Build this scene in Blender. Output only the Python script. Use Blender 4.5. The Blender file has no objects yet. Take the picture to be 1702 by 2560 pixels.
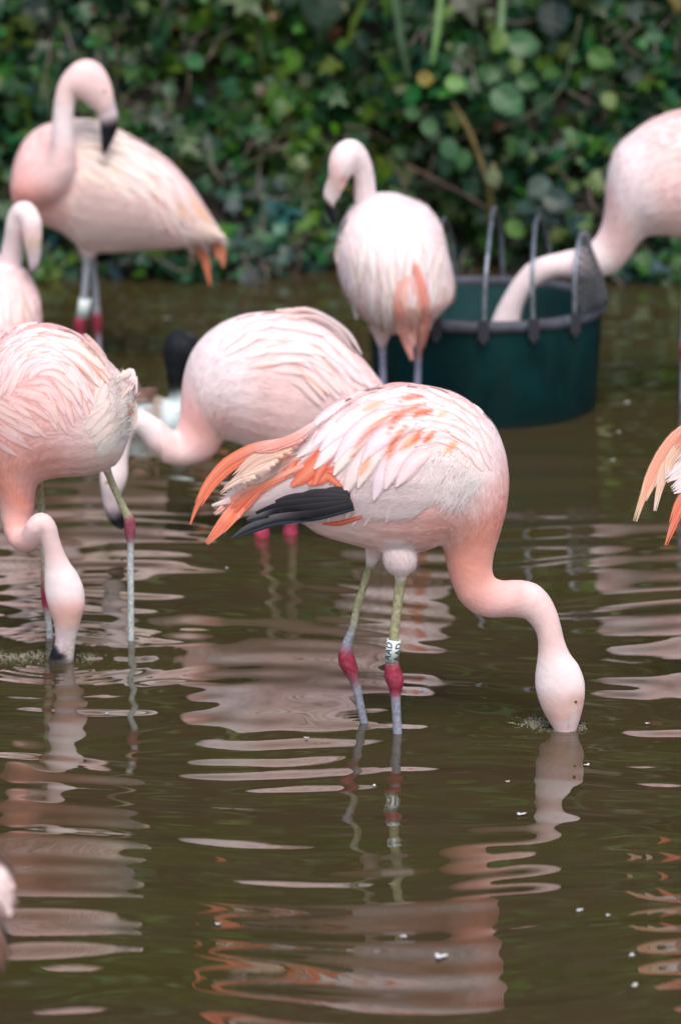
import bpy, bmesh, math, random
import numpy as np
from mathutils import Vector, Matrix
from mathutils.bvhtree import BVHTree
from mathutils.kdtree import KDTree

random.seed(7); rng = np.random.default_rng(11)
SC = bpy.context.scene
COL = SC.collection

# ------------------------------------------------------------------ camera, light, exposure
H = 2.38; FP = 9700.0; PITCH = math.radians(14.5)
CA, SA = math.cos(PITCH), math.sin(PITCH)
cam_d = bpy.data.cameras.new('camera'); cam = bpy.data.objects.new('camera', cam_d); COL.objects.link(cam)
cam.location = (0, 0, H); cam.rotation_euler = (math.radians(90) - PITCH, 0, 0)
cam_d.sensor_fit = 'VERTICAL'; cam_d.sensor_height = 24.0; cam_d.lens = FP / 2560 * 24
cam_d.clip_start = 0.1; cam_d.clip_end = 500
cam_d.dof.use_dof = True; cam_d.dof.focus_distance = 7.5 * CA + 2.0 * SA; cam_d.dof.aperture_fstop = 1.95
SC.camera = cam
w = bpy.data.worlds.new('World'); SC.world = w; w.use_nodes = True
nt = w.node_tree; bg = nt.nodes['Background']
sky = nt.nodes.new('ShaderNodeTexSky'); sky.sky_type = 'NISHITA'; sky.sun_disc = False
SUN_EL, SUN_AZ = math.radians(60), math.radians(172)      # azimuth measured from +Y towards +X
sky.sun_elevation = SUN_EL; sky.sun_rotation = SUN_AZ; sky.air_density = 1.6; sky.dust_density = 4.0; sky.ozone_density = 1.0
bg.inputs['Strength'].default_value = 0.14
nt.links.new(sky.outputs[0], bg.inputs['Color'])
sl = bpy.data.lights.new('sun', 'SUN'); sl.energy = 1.6; sl.angle = math.radians(32); sl.color = (1, 0.95, 0.9)
so = bpy.data.objects.new('sun', sl); COL.objects.link(so)
sdir = Vector((math.sin(SUN_AZ) * math.cos(SUN_EL), math.cos(SUN_AZ) * math.cos(SUN_EL), math.sin(SUN_EL)))
so.rotation_euler = sdir.to_track_quat('Z', 'Y').to_euler()
SC.view_settings.view_transform = 'Standard'; SC.view_settings.look = 'None'
SC.view_settings.exposure = 0.39; SC.view_settings.gamma = 1; SC.view_settings.use_curve_mapping = False
SC.render.engine = 'CYCLES'; SC.cycles.use_denoising = True
SC.cycles.max_bounces = 6; SC.cycles.transparent_max_bounces = 24

# ------------------------------------------------------------------ geometry of the view
CAM = np.array([0, 0, H])
def ray(px, py):
    u = (px - 851) / FP; v = (1280 - py) / FP
    return np.array([u, CA + v * SA, -SA + v * CA])
def pt(px, py, Y):
    d = ray(px, py); return CAM + d * (Y / d[1])
def onwater(px, py):
    d = ray(px, py); return CAM + d * (H / -d[2])
def waterY(py): return float(onwater(851, py)[1])
def topx(P):
    x, y, z = P[0], P[1], P[2] - H
    f = y * CA - z * SA; up = y * SA + z * CA
    return 851 + FP * x / f, 1280 - FP * up / f
def scale_at(Y, py=1280): return (Y * CA) / FP     # metres per source pixel
def tag(o, label=None, cat=None, group=None, kind=None):
    if label: o['label'] = label
    if cat: o['category'] = cat
    if group: o['group'] = group
    if kind: o['kind'] = kind
    return o
def empty(name, loc):
    o = bpy.data.objects.new(name, None); COL.objects.link(o); o.location = loc; o.empty_display_size = .1
    return o
class MB:
    """collects vertices, faces, per-vertex colour and per-loop-ready uv (stored per vertex)"""
    def __init__(s): s.v = []; s.f = []; s.c = []; s.uv = []; s.m = []; s.n = 0
    def add(s, v, f, c=None, uv=None, m=None):
        v = np.asarray(v, float).reshape(-1, 3); k = len(v)
        s.v.append(v); s.f += [tuple(i + s.n for i in q) for q in f]
        c = np.ones((k, 3)) if c is None else (np.tile(c, (k, 1)) if np.ndim(c) == 1 else np.asarray(c, float))
        s.c.append(c); s.uv.append(np.zeros((k, 2)) if uv is None else np.asarray(uv, float))
        s.m.append(np.zeros(k) if m is None else np.full(k, m) if np.ndim(m) == 0 else np.asarray(m, float))
        s.n += k
    def mesh(s, name, mat, origin=(0, 0, 0), smooth=True):
        me = bpy.data.meshes.new(name)
        V = np.concatenate(s.v) - np.asarray(origin)
        me.from_pydata(V.tolist(), [], s.f)
        me.materials.append(mat)
        a = me.color_attributes.new('Col', 'FLOAT_COLOR', 'POINT')
        C = np.concatenate(s.c); a.data.foreach_set('color', np.c_[C, np.ones(len(C))].astype(np.float32).ravel())
        sk = me.attributes.new('skin', 'FLOAT', 'POINT'); sk.data.foreach_set('value', np.concatenate(s.m).astype(np.float32))
        uvl = me.uv_layers.new(name='UVMap'); U = np.concatenate(s.uv)
        li = np.empty(len(me.loops), dtype=np.int32); me.loops.foreach_get('vertex_index', li)
        uvl.data.foreach_set('uv', U[li].astype(np.float32).ravel())
        if smooth: me.polygons.foreach_set('use_smooth', [True] * len(me.polygons))
        me.update(); return me
    def build(s, name, mat, parent=None, origin=None, smooth=True):
        if origin is None: origin = tuple(parent.location) if parent is not None else (0, 0, 0)
        # a grandchild's parent sits at the same base point, so its mesh uses the same origin
        o = bpy.data.objects.new(name, s.mesh(name, mat, origin, smooth)); COL.objects.link(o)
        if parent is not None: o.parent = parent
        elif any(origin): o.location = origin
        return o

# ------------------------------------------------------------------ materials
def soft_normals(o, N, keep=.0):
    me = o.data; own = np.empty(len(me.vertices) * 3); me.vertices.foreach_get('normal', own); own = own.reshape(-1, 3); N = np.asarray(N)
    sg = np.sign((own * N).sum(1))[:, None]; sg[sg == 0] = 1
    n = N * sg * (1 - keep) + own * keep; n /= np.linalg.norm(n, axis=1)[:, None] + 1e-9
    me.normals_split_custom_set_from_vertices(n.tolist())
def mat(name, color=(.5, .5, .5), rough=.5, metal=0, vcol=False, noise=None, bump=None, spec=None):
    m = bpy.data.materials.new(name); m.use_nodes = True; N = m.node_tree.nodes; L = m.node_tree.links
    b = N['Principled BSDF']; b.inputs['Roughness'].default_value = rough; b.inputs['Metallic'].default_value = metal
    b.inputs['Base Color'].default_value = (*color, 1)
    if spec is not None: b.inputs['Specular IOR Level'].default_value = spec
    tc = N.new('ShaderNodeTexCoord'); src = None
    if vcol:
        a = N.new('ShaderNodeAttribute'); a.attribute_name = 'Col'; src = a.outputs['Color']
    else:
        r = N.new('ShaderNodeRGB'); r.outputs[0].default_value = (*color, 1); src = r.outputs[0]
    if noise:
        sc, lo, hi = noise
        n = N.new('ShaderNodeTexNoise'); n.inputs['Scale'].default_value = sc; n.inputs['Detail'].default_value = 4
        L.new(tc.outputs['Object'], n.inputs['Vector'])
        mr = N.new('ShaderNodeMapRange'); mr.inputs['From Min'].default_value = .3; mr.inputs['From Max'].default_value = .7
        mr.inputs['To Min'].default_value = lo; mr.inputs['To Max'].default_value = hi
        L.new(n.outputs['Fac'], mr.inputs['Value'])
        mx = N.new('ShaderNodeVectorMath'); mx.operation = 'SCALE'
        L.new(src, mx.inputs[0]); L.new(mr.outputs[0], mx.inputs['Scale']); src = mx.outputs[0]
    L.new(src, b.inputs['Base Color'])
    if bump:
        sc, st, dist = bump
        n = N.new('ShaderNodeTexNoise'); n.inputs['Scale'].default_value = sc; n.inputs['Detail'].default_value = 3
        L.new(tc.outputs['Object'], n.inputs['Vector'])
        bp = N.new('ShaderNodeBump'); bp.inputs['Strength'].default_value = st; bp.inputs['Distance'].default_value = dist
        L.new(n.outputs['Fac'], bp.inputs['Height']); L.new(bp.outputs[0], b.inputs['Normal'])
    return m

def body_material():
    m = mat('plumage', vcol=True, rough=.85, noise=(38, .93, 1.05), bump=(95, .45, .0022)); N = m.node_tree.nodes; L = m.node_tree.links
    b = N['Principled BSDF']; a = N.new('ShaderNodeAttribute'); a.attribute_name = 'skin'
    mr = N.new('ShaderNodeMapRange'); mr.inputs['To Min'].default_value = .9; mr.inputs['To Max'].default_value = .42
    L.new(a.outputs['Fac'], mr.inputs['Value']); L.new(mr.outputs[0], b.inputs['Roughness'])
    b.inputs['Specular IOR Level'].default_value = .35
    tc = [n for n in N if n.type == 'TEX_COORD'][0]; bp = [n for n in N if n.type == 'BUMP'][0]
    wv = N.new('ShaderNodeTexWave'); wv.bands_direction = 'Z'; wv.inputs['Scale'].default_value = 70; wv.inputs['Distortion'].default_value = 2.5; wv.inputs['Detail'].default_value = 2; L.new(tc.outputs['Object'], wv.inputs['Vector'])
    mw = N.new('ShaderNodeMath'); mw.operation = 'MULTIPLY'; L.new(wv.outputs['Fac'], mw.inputs[0]); L.new(a.outputs['Fac'], mw.inputs[1])
    b2 = N.new('ShaderNodeBump'); b2.inputs['Strength'].default_value = .2; b2.inputs['Distance'].default_value = .0012; L.new(mw.outputs[0], b2.inputs['Height']); L.new(bp.outputs[0], b2.inputs['Normal']); L.new(b2.outputs[0], b.inputs['Normal'])
    mo = N.new('ShaderNodeTexNoise'); mo.inputs['Scale'].default_value = 130; mo.inputs['Detail'].default_value = 4; L.new(tc.outputs['Object'], mo.inputs['Vector'])
    mm = N.new('ShaderNodeMapRange'); mm.inputs['From Min'].default_value = .3; mm.inputs['From Max'].default_value = .7; mm.inputs['To Min'].default_value = -.38; mm.inputs['To Max'].default_value = .25; L.new(mo.outputs['Fac'], mm.inputs['Value'])
    m3 = N.new('ShaderNodeMath'); m3.operation = 'MULTIPLY_ADD'; L.new(mm.outputs[0], m3.inputs[0]); L.new(a.outputs['Fac'], m3.inputs[1]); m3.inputs[2].default_value = 1
    vs = N.new('ShaderNodeVectorMath'); vs.operation = 'SCALE'; src = b.inputs['Base Color'].links[0].from_socket; L.new(src, vs.inputs[0]); L.new(m3.outputs[0], vs.inputs['Scale']); L.new(vs.outputs[0], b.inputs['Base Color'])
    inv = N.new('ShaderNodeMapRange'); inv.inputs['From Max'].default_value = .25; inv.inputs['To Min'].default_value = .22; inv.inputs['To Max'].default_value = 0; L.new(a.outputs['Fac'], inv.inputs['Value']); L.new(inv.outputs[0], b.inputs['Sheen Weight'])
    b.inputs['Sheen Roughness'].default_value = .6
    return m
def feather_material(name='feather_vane', rough=.7, fray=True, spec=.3):
    m = bpy.data.materials.new(name); m.use_nodes = True; N = m.node_tree.nodes; L = m.node_tree.links
    b = N['Principled BSDF']; b.inputs['Roughness'].default_value = rough; b.inputs['Specular IOR Level'].default_value = spec
    a = N.new('ShaderNodeAttribute'); a.attribute_name = 'Col'
    uv = N.new('ShaderNodeUVMap'); sp = N.new('ShaderNodeSeparateXYZ'); L.new(uv.outputs[0], sp.inputs[0])
    def M(op, x, y=None):
        n = N.new('ShaderNodeMath'); n.operation = op
        for i, q in enumerate((x, y)):
            if q is None: continue
            if isinstance(q, (int, float)): n.inputs[i].default_value = q
            else: L.new(q, n.inputs[i])
        return n.outputs[0]
    # u in x runs -1..1 across, v in y is the distance along, in centimetres
    au = M('ABSOLUTE', sp.outputs['X'])
    barb = M('SUBTRACT', M('MULTIPLY', sp.outputs['Y'], 9.0), M('MULTIPLY', au, 5.0))
    cv = N.new('ShaderNodeCombineXYZ'); L.new(barb, cv.inputs[0]); L.new(M('MULTIPLY', sp.outputs['X'], 1.3), cv.inputs[1])
    oi = N.new('ShaderNodeObjectInfo'); L.new(M('MULTIPLY', oi.outputs['Random'], 50), cv.inputs[2])
    n = N.new('ShaderNodeTexNoise'); n.inputs['Scale'].default_value = 1.0; n.inputs['Detail'].default_value = 3
    L.new(cv.outputs[0], n.inputs['Vector'])
    k = M('ADD', M('MULTIPLY', n.outputs['Fac'], .35), .82)
    vm = N.new('ShaderNodeVectorMath'); vm.operation = 'SCALE'; L.new(a.outputs['Color'], vm.inputs[0]); L.new(k, vm.inputs['Scale'])
    L.new(vm.outputs[0], b.inputs['Base Color'])
    bp = N.new('ShaderNodeBump'); bp.inputs['Strength'].default_value = .35; bp.inputs['Distance'].default_value = .001
    L.new(n.outputs['Fac'], bp.inputs['Height']); L.new(bp.outputs[0], b.inputs['Normal'])
    if fray:
        cv2 = N.new('ShaderNodeCombineXYZ'); L.new(M('MULTIPLY', barb, 1.0), cv2.inputs[0]); L.new(M('SIGN', sp.outputs['X']), cv2.inputs[1]); L.new(M('MULTIPLY', oi.outputs['Random'], 30), cv2.inputs[2])
        n2 = N.new('ShaderNodeTexNoise'); n2.inputs['Scale'].default_value = .9; n2.inputs['Detail'].default_value = 4; n2.inputs['Roughness'].default_value = .75
        L.new(cv2.outputs[0], n2.inputs['Vector'])
        lim = M('ADD', M('MULTIPLY', n2.outputs['Fac'], .8), .5)
        dlt = M('SUBTRACT', lim, au)
        mr = N.new('ShaderNodeMapRange'); mr.inputs['From Min'].default_value = -.22; mr.inputs['From Max'].default_value = .38
        L.new(dlt, mr.inputs['Value']); L.new(mr.outputs[0], b.inputs['Alpha'])
    return m
M_BODY = body_material()
M_FEA = feather_material()
M_BLK = feather_material('flight_feather_vane', rough=.5, fray=False, spec=.45)
M_DOWN = mat('down', vcol=True, rough=.9, spec=.2)
M_EYE = mat('eye_gloss', vcol=True, rough=.08)
M_RING = mat('leg_ring_plastic', (.62, .70, .72), rough=.35, noise=(60, .92, 1.04))
M_INK = mat('ring_ink', (.02, .025, .035), rough=.5)
M_BILL = mat('bill_horn', vcol=True, rough=.3)

# palette (linear)
WHT = (.87, .73, .77); PINK = (.83, .48, .48); PALE = (.87, .61, .62); SALM = (.77, .32, .26); DEEP = (.70, .22, .19)
ORG = (.82, .19, .10); RED = (.72, .10, .06); BLK = (.006, .008, .014); BILL = (.62, .50, .56)
LEGO = (.36, .35, .22); LEGB = (.27, .28, .36); KNEE = (.30, .04, .075); CRM = (.86, .71, .66); PEACH = (.82, .52, .38)

# ------------------------------------------------------------------ bodies
def catmull(A, sub):
    A = np.asarray(A, float); n = len(A); out = []
    P = np.vstack([2 * A[0] - A[1], A, 2 * A[-1] - A[-2]])
    for i in range(1, n):
        p0, p1, p2, p3 = P[i - 1], P[i], P[i + 1], P[i + 2]
        for k in range(sub):
            t = k / sub
            c = .5 * ((2 * p1) + (-p0 + p2) * t + (2 * p0 - 5 * p1 + 4 * p2 - p3) * t * t + (-p0 + 3 * p1 - 3 * p2 + p3) * t ** 3)
            l = p1 + (p2 - p1) * t
            out.append(.85 * c + .15 * l)
    out.append(A[-1]); return np.array(out)

class Bird:
    def __init__(s, Y, voxel=.005):
        s.tint = None; s.Y = Y; s.mb = MB(); s.samples = []; s.voxel = voxel; s.sc = scale_at(Y)
    def _rings(s, rings, cols, mask, centers):
        n = len(rings); k = len(rings[0]); V = np.concatenate(rings)
        F = []
        for i in range(n - 1):
            for j in range(k):
                F.append((i * k + j, i * k + (j + 1) % k, (i + 1) * k + (j + 1) % k, (i + 1) * k + j))
        F.append(tuple(range(k - 1, -1, -1))); F.append(tuple((n - 1) * k + j for j in range(k)))
        s.mb.add(V, F)
        cs = np.array(centers); T = np.gradient(cs, axis=0); T /= np.linalg.norm(T, axis=1)[:, None] + 1e-9
        for i in range(n):
            for j in range(0, k, 2):
                s.samples.append((rings[i][j], cols[i], -T[i], mask[i], s.zone))
    def loft(s, st, k=28, sub=5, zone=0):
        s.zone = zone
        """st: (ax,ay,bx,by,depth_radius_px,dy_m,colour[,mask]) outline pairs, tail to head"""
        num = catmull([q[:6] + tuple(q[6]) + ((q[7] if len(q) > 7 else 0),) for q in st], sub)
        rings, cols, mk, cen = [], [], [], []
        th = np.linspace(0, 2 * math.pi, k, endpoint=False)
        for r in num:
            Yc = s.Y + r[5]
            a = pt(r[0], r[1], Yc); b = pt(r[2], r[3], Yc); c = (a + b) / 2; e1 = (a - b) / 2
            e2 = np.array([0, max(r[4], .5) * s.sc, 0])
            rings.append(c + np.cos(th)[:, None] * e1 + np.sin(th)[:, None] * e2); cols.append(np.clip(r[6:9], 0, 1)); mk.append(r[9]); cen.append(c)
        s._rings(rings, cols, mk, cen)
    def tube(s, st, k=20, sub=5, ratio=1.0):
        s.zone = 1
        """st: (px,py,r_px,dy_m,colour[,mask])"""
        num = catmull([q[:4] + tuple(q[4]) + ((q[5] if len(q) > 5 else 0),) for q in st], sub)
        cen = np.array([pt(r[0], r[1], s.Y + r[3]) for r in num]); T = np.gradient(cen, axis=0)
        T /= np.linalg.norm(T, axis=1)[:, None] + 1e-9
        th = np.linspace(0, 2 * math.pi, k, endpoint=False); rings = []
        for c, t, r in zip(cen, T, num):
            e2 = np.array([0, 1., 0]); e2 = e2 - t * e2.dot(t); e2 /= np.linalg.norm(e2); e1 = np.cross(t, e2)
            R = max(r[2], .5) * s.sc
            rings.append(c + np.cos(th)[:, None] * e1 * R + np.sin(th)[:, None] * e2 * R * ratio)
        s._rings(rings, [np.clip(r[4:7], 0, 1) for r in num], [r[7] for r in num], list(cen))
    def ball(s, px, py, rx, ry, rd, dy, color, tilt=0):
        s.loft([(px - rx * math.cos(a), py + ry * math.sin(a), px + rx * math.cos(a), py + ry * math.sin(a), max(rd * math.cos(a), 1), dy, color) for a in np.linspace(-1.5, 1.5, 9)], sub=2)
    def leg(s, st, dy, knee=None):
        s.tube([(a, b, r, dy + (e[0] if e else 0), c, 1) for (a, b, r, c, *e) in st], k=14, sub=4)
    def finish(s, root, paint=(), smooth=5, flow_fix=None):
        """unite the lofts into one continuous skin; carry the colours over"""
        s.root = root; s.org = np.array(root.location)
        me = bpy.data.meshes.new('tmp'); me.from_pydata(np.concatenate(s.mb.v).tolist(), [], s.mb.f)
        bm = bmesh.new(); bm.from_mesh(me)
        bmesh.ops.recalc_face_normals(bm, faces=bm.faces); bm.to_mesh(me); bm.free()
        o = bpy.data.objects.new('tmp', me); COL.objects.link(o)
        r = o.modifiers.new('r', 'REMESH'); r.mode = 'VOXEL'; r.voxel_size = s.voxel
        q = o.modifiers.new('s', 'SMOOTH'); q.factor = .5; q.iterations = smooth
        dg = bpy.context.evaluated_depsgraph_get(); nm = bpy.data.meshes.new_from_object(o.evaluated_get(dg)); bpy.data.objects.remove(o)
        n = len(nm.vertices); V = np.empty(n * 3); nm.vertices.foreach_get('co', V); V = V.reshape(-1, 3)
        kd = KDTree(len(s.samples))
        for i, q in enumerate(s.samples): kd.insert(q[0], i)
        kd.balance()
        SCOL = np.array([q[1] for q in s.samples]); SF = np.array([q[2] for q in s.samples]); SM = np.array([q[3] for q in s.samples]); SZ = np.array([q[4] for q in s.samples], float); Zn = np.zeros(n)
        C = np.zeros((n, 3)); Fl = np.zeros((n, 3)); Mk = np.zeros(n)
        for i in range(n):
            h = kd.find_n(V[i], 6); idx = [a[1] for a in h]; wt = np.array([1 / (a[2] + .002) ** 2 for a in h]); wt /= wt.sum()
            C[i] = wt @ SCOL[idx]; Fl[i] = wt @ SF[idx]; Mk[i] = wt @ SM[idx]; Zn[i] = wt @ SZ[idx]
        # fine irregularity of the plumage colour
        x, y, z = V.T - 0
        C *= (1 + .035 * np.sin(x * 61 + 3 * np.sin(z * 37)) * np.sin(z * 83 + y * 40))[:, None]
        PX = np.array([topx(v) for v in V])
        for (cx, cy, rx, ry, col, st) in paint:
            d = ((PX[:, 0] - cx) / rx) ** 2 + ((PX[:, 1] - cy) / ry) ** 2
            wgt = st * np.exp(-d * 1.2 if col is not BLK else -d ** 3)
            if col is BLK: Mk = np.maximum(Mk, wgt)
            wgt = wgt[:, None]; C = C * (1 - wgt) + np.array(col) * wgt
        C = np.clip(C, 0, .92)
        s.V, s.C, s.Fl, s.Mk = V, C, Fl, Mk; VN = np.empty(n * 3); nm.vertices.foreach_get('normal', VN); s.VN = VN.reshape(-1, 3)
        nm.transform(Matrix.Translation(-Vector(s.org)))
        nm.materials.clear(); nm.materials.append(M_BODY)
        a = nm.color_attributes.new('Col', 'FLOAT_COLOR', 'POINT'); a.data.foreach_set('color', np.c_[C, np.ones(n)].astype(np.float32).ravel())
        sk = nm.attributes.new('skin', 'FLOAT', 'POINT'); sk.data.foreach_set('value', Mk.astype(np.float32))
        nm.polygons.foreach_set('use_smooth', [True] * len(nm.polygons)); nm.update()
        ob = bpy.data.objects.new('body', nm); COL.objects.link(ob); ob.parent = root; s.ob = ob
        polys = [tuple(p.vertices) for p in nm.polygons]; s.polys = polys
        s.Zn = Zn; s.bvh = BVHTree.FromPolygons(V.tolist(), [p for p in polys if Zn[p[0]] < .5]); s.bvh_all = BVHTree.FromPolygons(V.tolist(), polys)
        kv = KDTree(n)
        for i in range(n): kv.insert(V[i], i)
        kv.balance(); s.kv = kv
        return s
    def depth(s, px, py):
        d = Vector(ray(px, py)).normalized(); h = s.bvh.ray_cast(Vector(CAM), d)
        return None if h[0] is None else h[0].y
    def color_at(s, px, py):
        Y = s.depth(px, py)
        if Y is None: return None
        return s.C[s.kv.find(pt(px, py, Y))[1]]
    def blade(s, path, widths, colfn, lift=(.001, .006), nt_=9, nu=5, camber=.07, Y0=None, plain=False):
        """a feather: path of px points, half widths px at those points; returns V,F,C,UV"""
        P = catmull([(*p, wd) for p, wd in zip(path, widths)], max(2, int(np.ceil(nt_ / (len(path) - 1)))))
        T = np.gradient(P[:, :2], axis=0); T /= np.linalg.norm(T, axis=1)[:, None] + 1e-9; Nn = np.c_[-T[:, 1], T[:, 0]]
        us = np.linspace(-1, 1, nu); V = []; C = []; UV = []; n = len(P)
        Ys = [s.depth(p[0], p[1]) for p in P]
        if Y0 is not None: Ys = [Y0 if y is None else y for y in Ys]
        last = next((y for y in Ys if y is not None), s.Y)
        for i in range(n):
            if Ys[i] is None: Ys[i] = last
            last = Ys[i]
        Ys = np.array(Ys)
        for i in range(1, n): # do not let a blade drop back sharply where the body ends
            Ys[i] = min(Ys[i], Ys[i - 1] + .012)
        length = 0
        for i in range(n):
            t = i / (n - 1)
            if i: length += math.dist(P[i, :2], P[i - 1, :2]) * s.sc * 100
            for u in us:
                q = P[i, :2] + Nn[i] * u * max(P[i, 2], .4)
                yb = s.depth(q[0], q[1])
                if yb is None or abs(yb - Ys[i]) > .02: yb = Ys[i] + .25 * abs(u) * P[i, 2] * s.sc
                L = lift[0] + (lift[1] - lift[0]) * t
                Yv = yb - L - camber * (1 - u * u) * P[i, 2] * s.sc
                V.append(pt(q[0], q[1], Yv)); cq = colfn(u, t); C.append(s.tint(q, cq) if s.tint and not plain else cq); UV.append((u, length))
        F = [(i * nu + j, i * nu + j + 1, (i + 1) * nu + j + 1, (i + 1) * nu + j) for i in range(n - 1) for j in range(nu - 1)]
        return V, F, C, UV
    def feather(s, path, widths, colfn, name='feather', m=None, label=None, mirror=None, soft=0, **k):
        V, F, C, UV = s.blade(path, widths, colfn, **k)
        b = MB(); b.add(V, F, C, UV); o = b.build(name, m or M_FEA, s.root)
        if soft: soft_normals(o, [s.VN[s.kv.find(v)[1]] for v in V], 1 - soft)
        if label: o['label'] = label
        if mirror is not None:
            Vm = np.array(V); Vm[:, 1] = 2 * s.Y - Vm[:, 1]; mirror.add(Vm, [f[::-1] for f in F], C, UV)
        return o
    def plume(s, path, widths, colfn, lift=(.004, .01), Y0=None, n=7, part='tail_plume', spread=.5, wk=.42):
        b = MB(); P0 = np.array(path, float); T = np.gradient(P0, axis=0); T /= np.linalg.norm(T, axis=1)[:, None]; Nn = np.c_[-T[:, 1], T[:, 0]]; m = len(path); wmax = max(widths)
        for i in range(n):
            o = -1 + 2 * i / (n - 1); keep = m if abs(o) < .5 else max(3, m - random.choice((0, 1, 1))); q = []
            dv = random.gauss(0, spread * .25) + o * spread * .3
            for j in range(keep):
                t = j / (m - 1); q.append(tuple(P0[j] + Nn[j] * (o * widths[j] * .75 + dv * wmax * t * t)))
            ww = [max(widths[j] * wk, wmax * .10) for j in range(keep)]; ww[-1] = .6; cj = random.uniform(.9, 1.08); mixw = random.random() * .3
            V, F, C, UV = s.blade(q, ww, colfn, lift=(lift[0] + .0012 * (n / 2 - abs(i - n / 2)), lift[1] + .001 * random.random()), nt_=14, nu=4, camber=.10, Y0=Y0)
            C = [tuple(min(.92, c * cj) for c in mix(cc_, WHT, mixw * .5)) for cc_ in C]; b.add(V, F, C, UV)
        return b.build(part, M_FEA, s.root)
    def coverts(s, poly, dirfn, along, across, length, width, colfn, lift=(.001, .006), name='feather', mirror=None, jit=.3, step_scale=None, maxn=300):
        """overlapping rows of feathers, laid tail-first so that each row covers the roots of the one behind"""
        xs = [p[0] for p in poly]; ys = [p[1] for p in poly]; pts = []
        y = min(ys); row = 0
        while y < max(ys):
            x = min(xs) + (row % 2) * along / 2
            while x < max(xs):
                q = (x + random.uniform(-jit, jit) * along, y + random.uniform(-jit, jit) * across)
                if inside(q, poly): pts.append(q)
                x += along
            y += across; row += 1
        random.shuffle(pts); pts = pts[:maxn]; made = 0
        for q in pts:
            yd = s.depth(*q); ny = 0 if yd is None else s.VN[s.kv.find(pt(*q, yd))[1]][1]
            if ny > -.36: continue
            sz = step_scale(q) if step_scale else 1
            L = length * sz * random.uniform(.8, 1.2); W = width * sz * random.uniform(.8, 1.15)
            p = np.array(q); path = [tuple(p)]; curl = random.uniform(-.12, .12)
            for _ in range(4):
                d = dirfn(p); c_, s_ = math.cos(curl), math.sin(curl); d = (d[0] * c_ - d[1] * s_, d[0] * s_ + d[1] * c_)
                p = p + np.array(d) * L / 4; path.append(tuple(p))
            if any(s.depth(*z) is None for z in path[:-1]): continue
            s.feather(path, (W * .45, W * .95, W, W * .78, W * .2), blend(colfn(q), s.color_at(*q)), name=name, lift=(lift[0], lift[1] * random.uniform(.7, 1.2)), mirror=mirror if ny < -.72 else None, soft=.72, camber=.05, nt_=12); made += 1
        return made
    def down(s, n, length, width, lift=.0015, region=None, colfn=None, spread=.35, name='down_plumage', flow=None, both=True):
        """short fine barbs over the skin, following the lie of the plumage"""
        V, P = s.V, np.array([p for p in s.polys if len(p) == 4])
        a, b, c, d = (V[P[:, i]] for i in range(4)); area = np.linalg.norm(np.cross(b - a, c - a), axis=1) + np.linalg.norm(np.cross(c - a, d - a), axis=1)
        mk = s.Mk[P].mean(axis=1); area = area * (mk < .3) * (a[:, 2] > 0)
        cum = np.cumsum(area); pick = np.searchsorted(cum, rng.random(n) * cum[-1]); pick = np.clip(pick, 0, len(P) - 1)
        Vn = []; F = []; C = []; Nr = []; k = 0
        for i in pick:
            q = V[P[i]]; r = rng.random(2); p = q[0] + (q[1] - q[0]) * r[0] + (q[3] - q[0]) * r[1]
            nrm = np.cross(q[1] - q[0], q[3] - q[0]); nrm /= np.linalg.norm(nrm) + 1e-12
            if region is not None:
                X = topx(p)
                sc = region(X[0], X[1], nrm)
                if sc <= 0: continue
            else: sc = 1; X = None
            if s.Zn[P[i][0]] > .5: sc = .4
            f = s.Fl[P[i][0]]
            if flow is not None:
                X = X or topx(p); dd = flow(X); f = np.array([dd[0], 0, -dd[1]])
            f = f - nrm * f.dot(nrm); l = np.linalg.norm(f)
            if l < 1e-6: continue
            f /= l; sd = np.cross(nrm, f); ang = rng.normal(0, spread); f2 = f * math.cos(ang) + sd * math.sin(ang); sd = np.cross(nrm, f2)
            L = length * sc * rng.uniform(.6, 1.3); W = width * rng.uniform(.7, 1.3); lf = lift * rng.uniform(.5, 1.5)
            bend = sd * rng.normal(0, .12) * L
            lf *= sc; W *= (.6 + .4 * sc)
            Vn += [p - sd * W * .5 - nrm * .0005, p + sd * W * .5 - nrm * .0005, p + f2 * L * .5 + nrm * lf + sd * W * .5 + bend * .4, p + f2 * L * .5 + nrm * lf - sd * W * .5 + bend * .4, p + f2 * L + nrm * lf * .8 + bend]
            F += [(k, k + 1, k + 2, k + 3), (k + 3, k + 2, k + 4)]; k += 5
            c_ = s.C[P[i][0]] if colfn is None else np.array(colfn(*(X or topx(p))))
            Nr += [s.VN[P[i][0]]] * 5; C += [np.clip(c_ * rng.uniform(.965, 1.03), 0, .95)] * 5
        if not Vn: return
        m = MB(); m.add(Vn, F, np.array(C)); o = m.build(name, M_DOWN, s.root); o['kind'] = 'stuff'; soft_normals(o, Nr); return o
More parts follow.
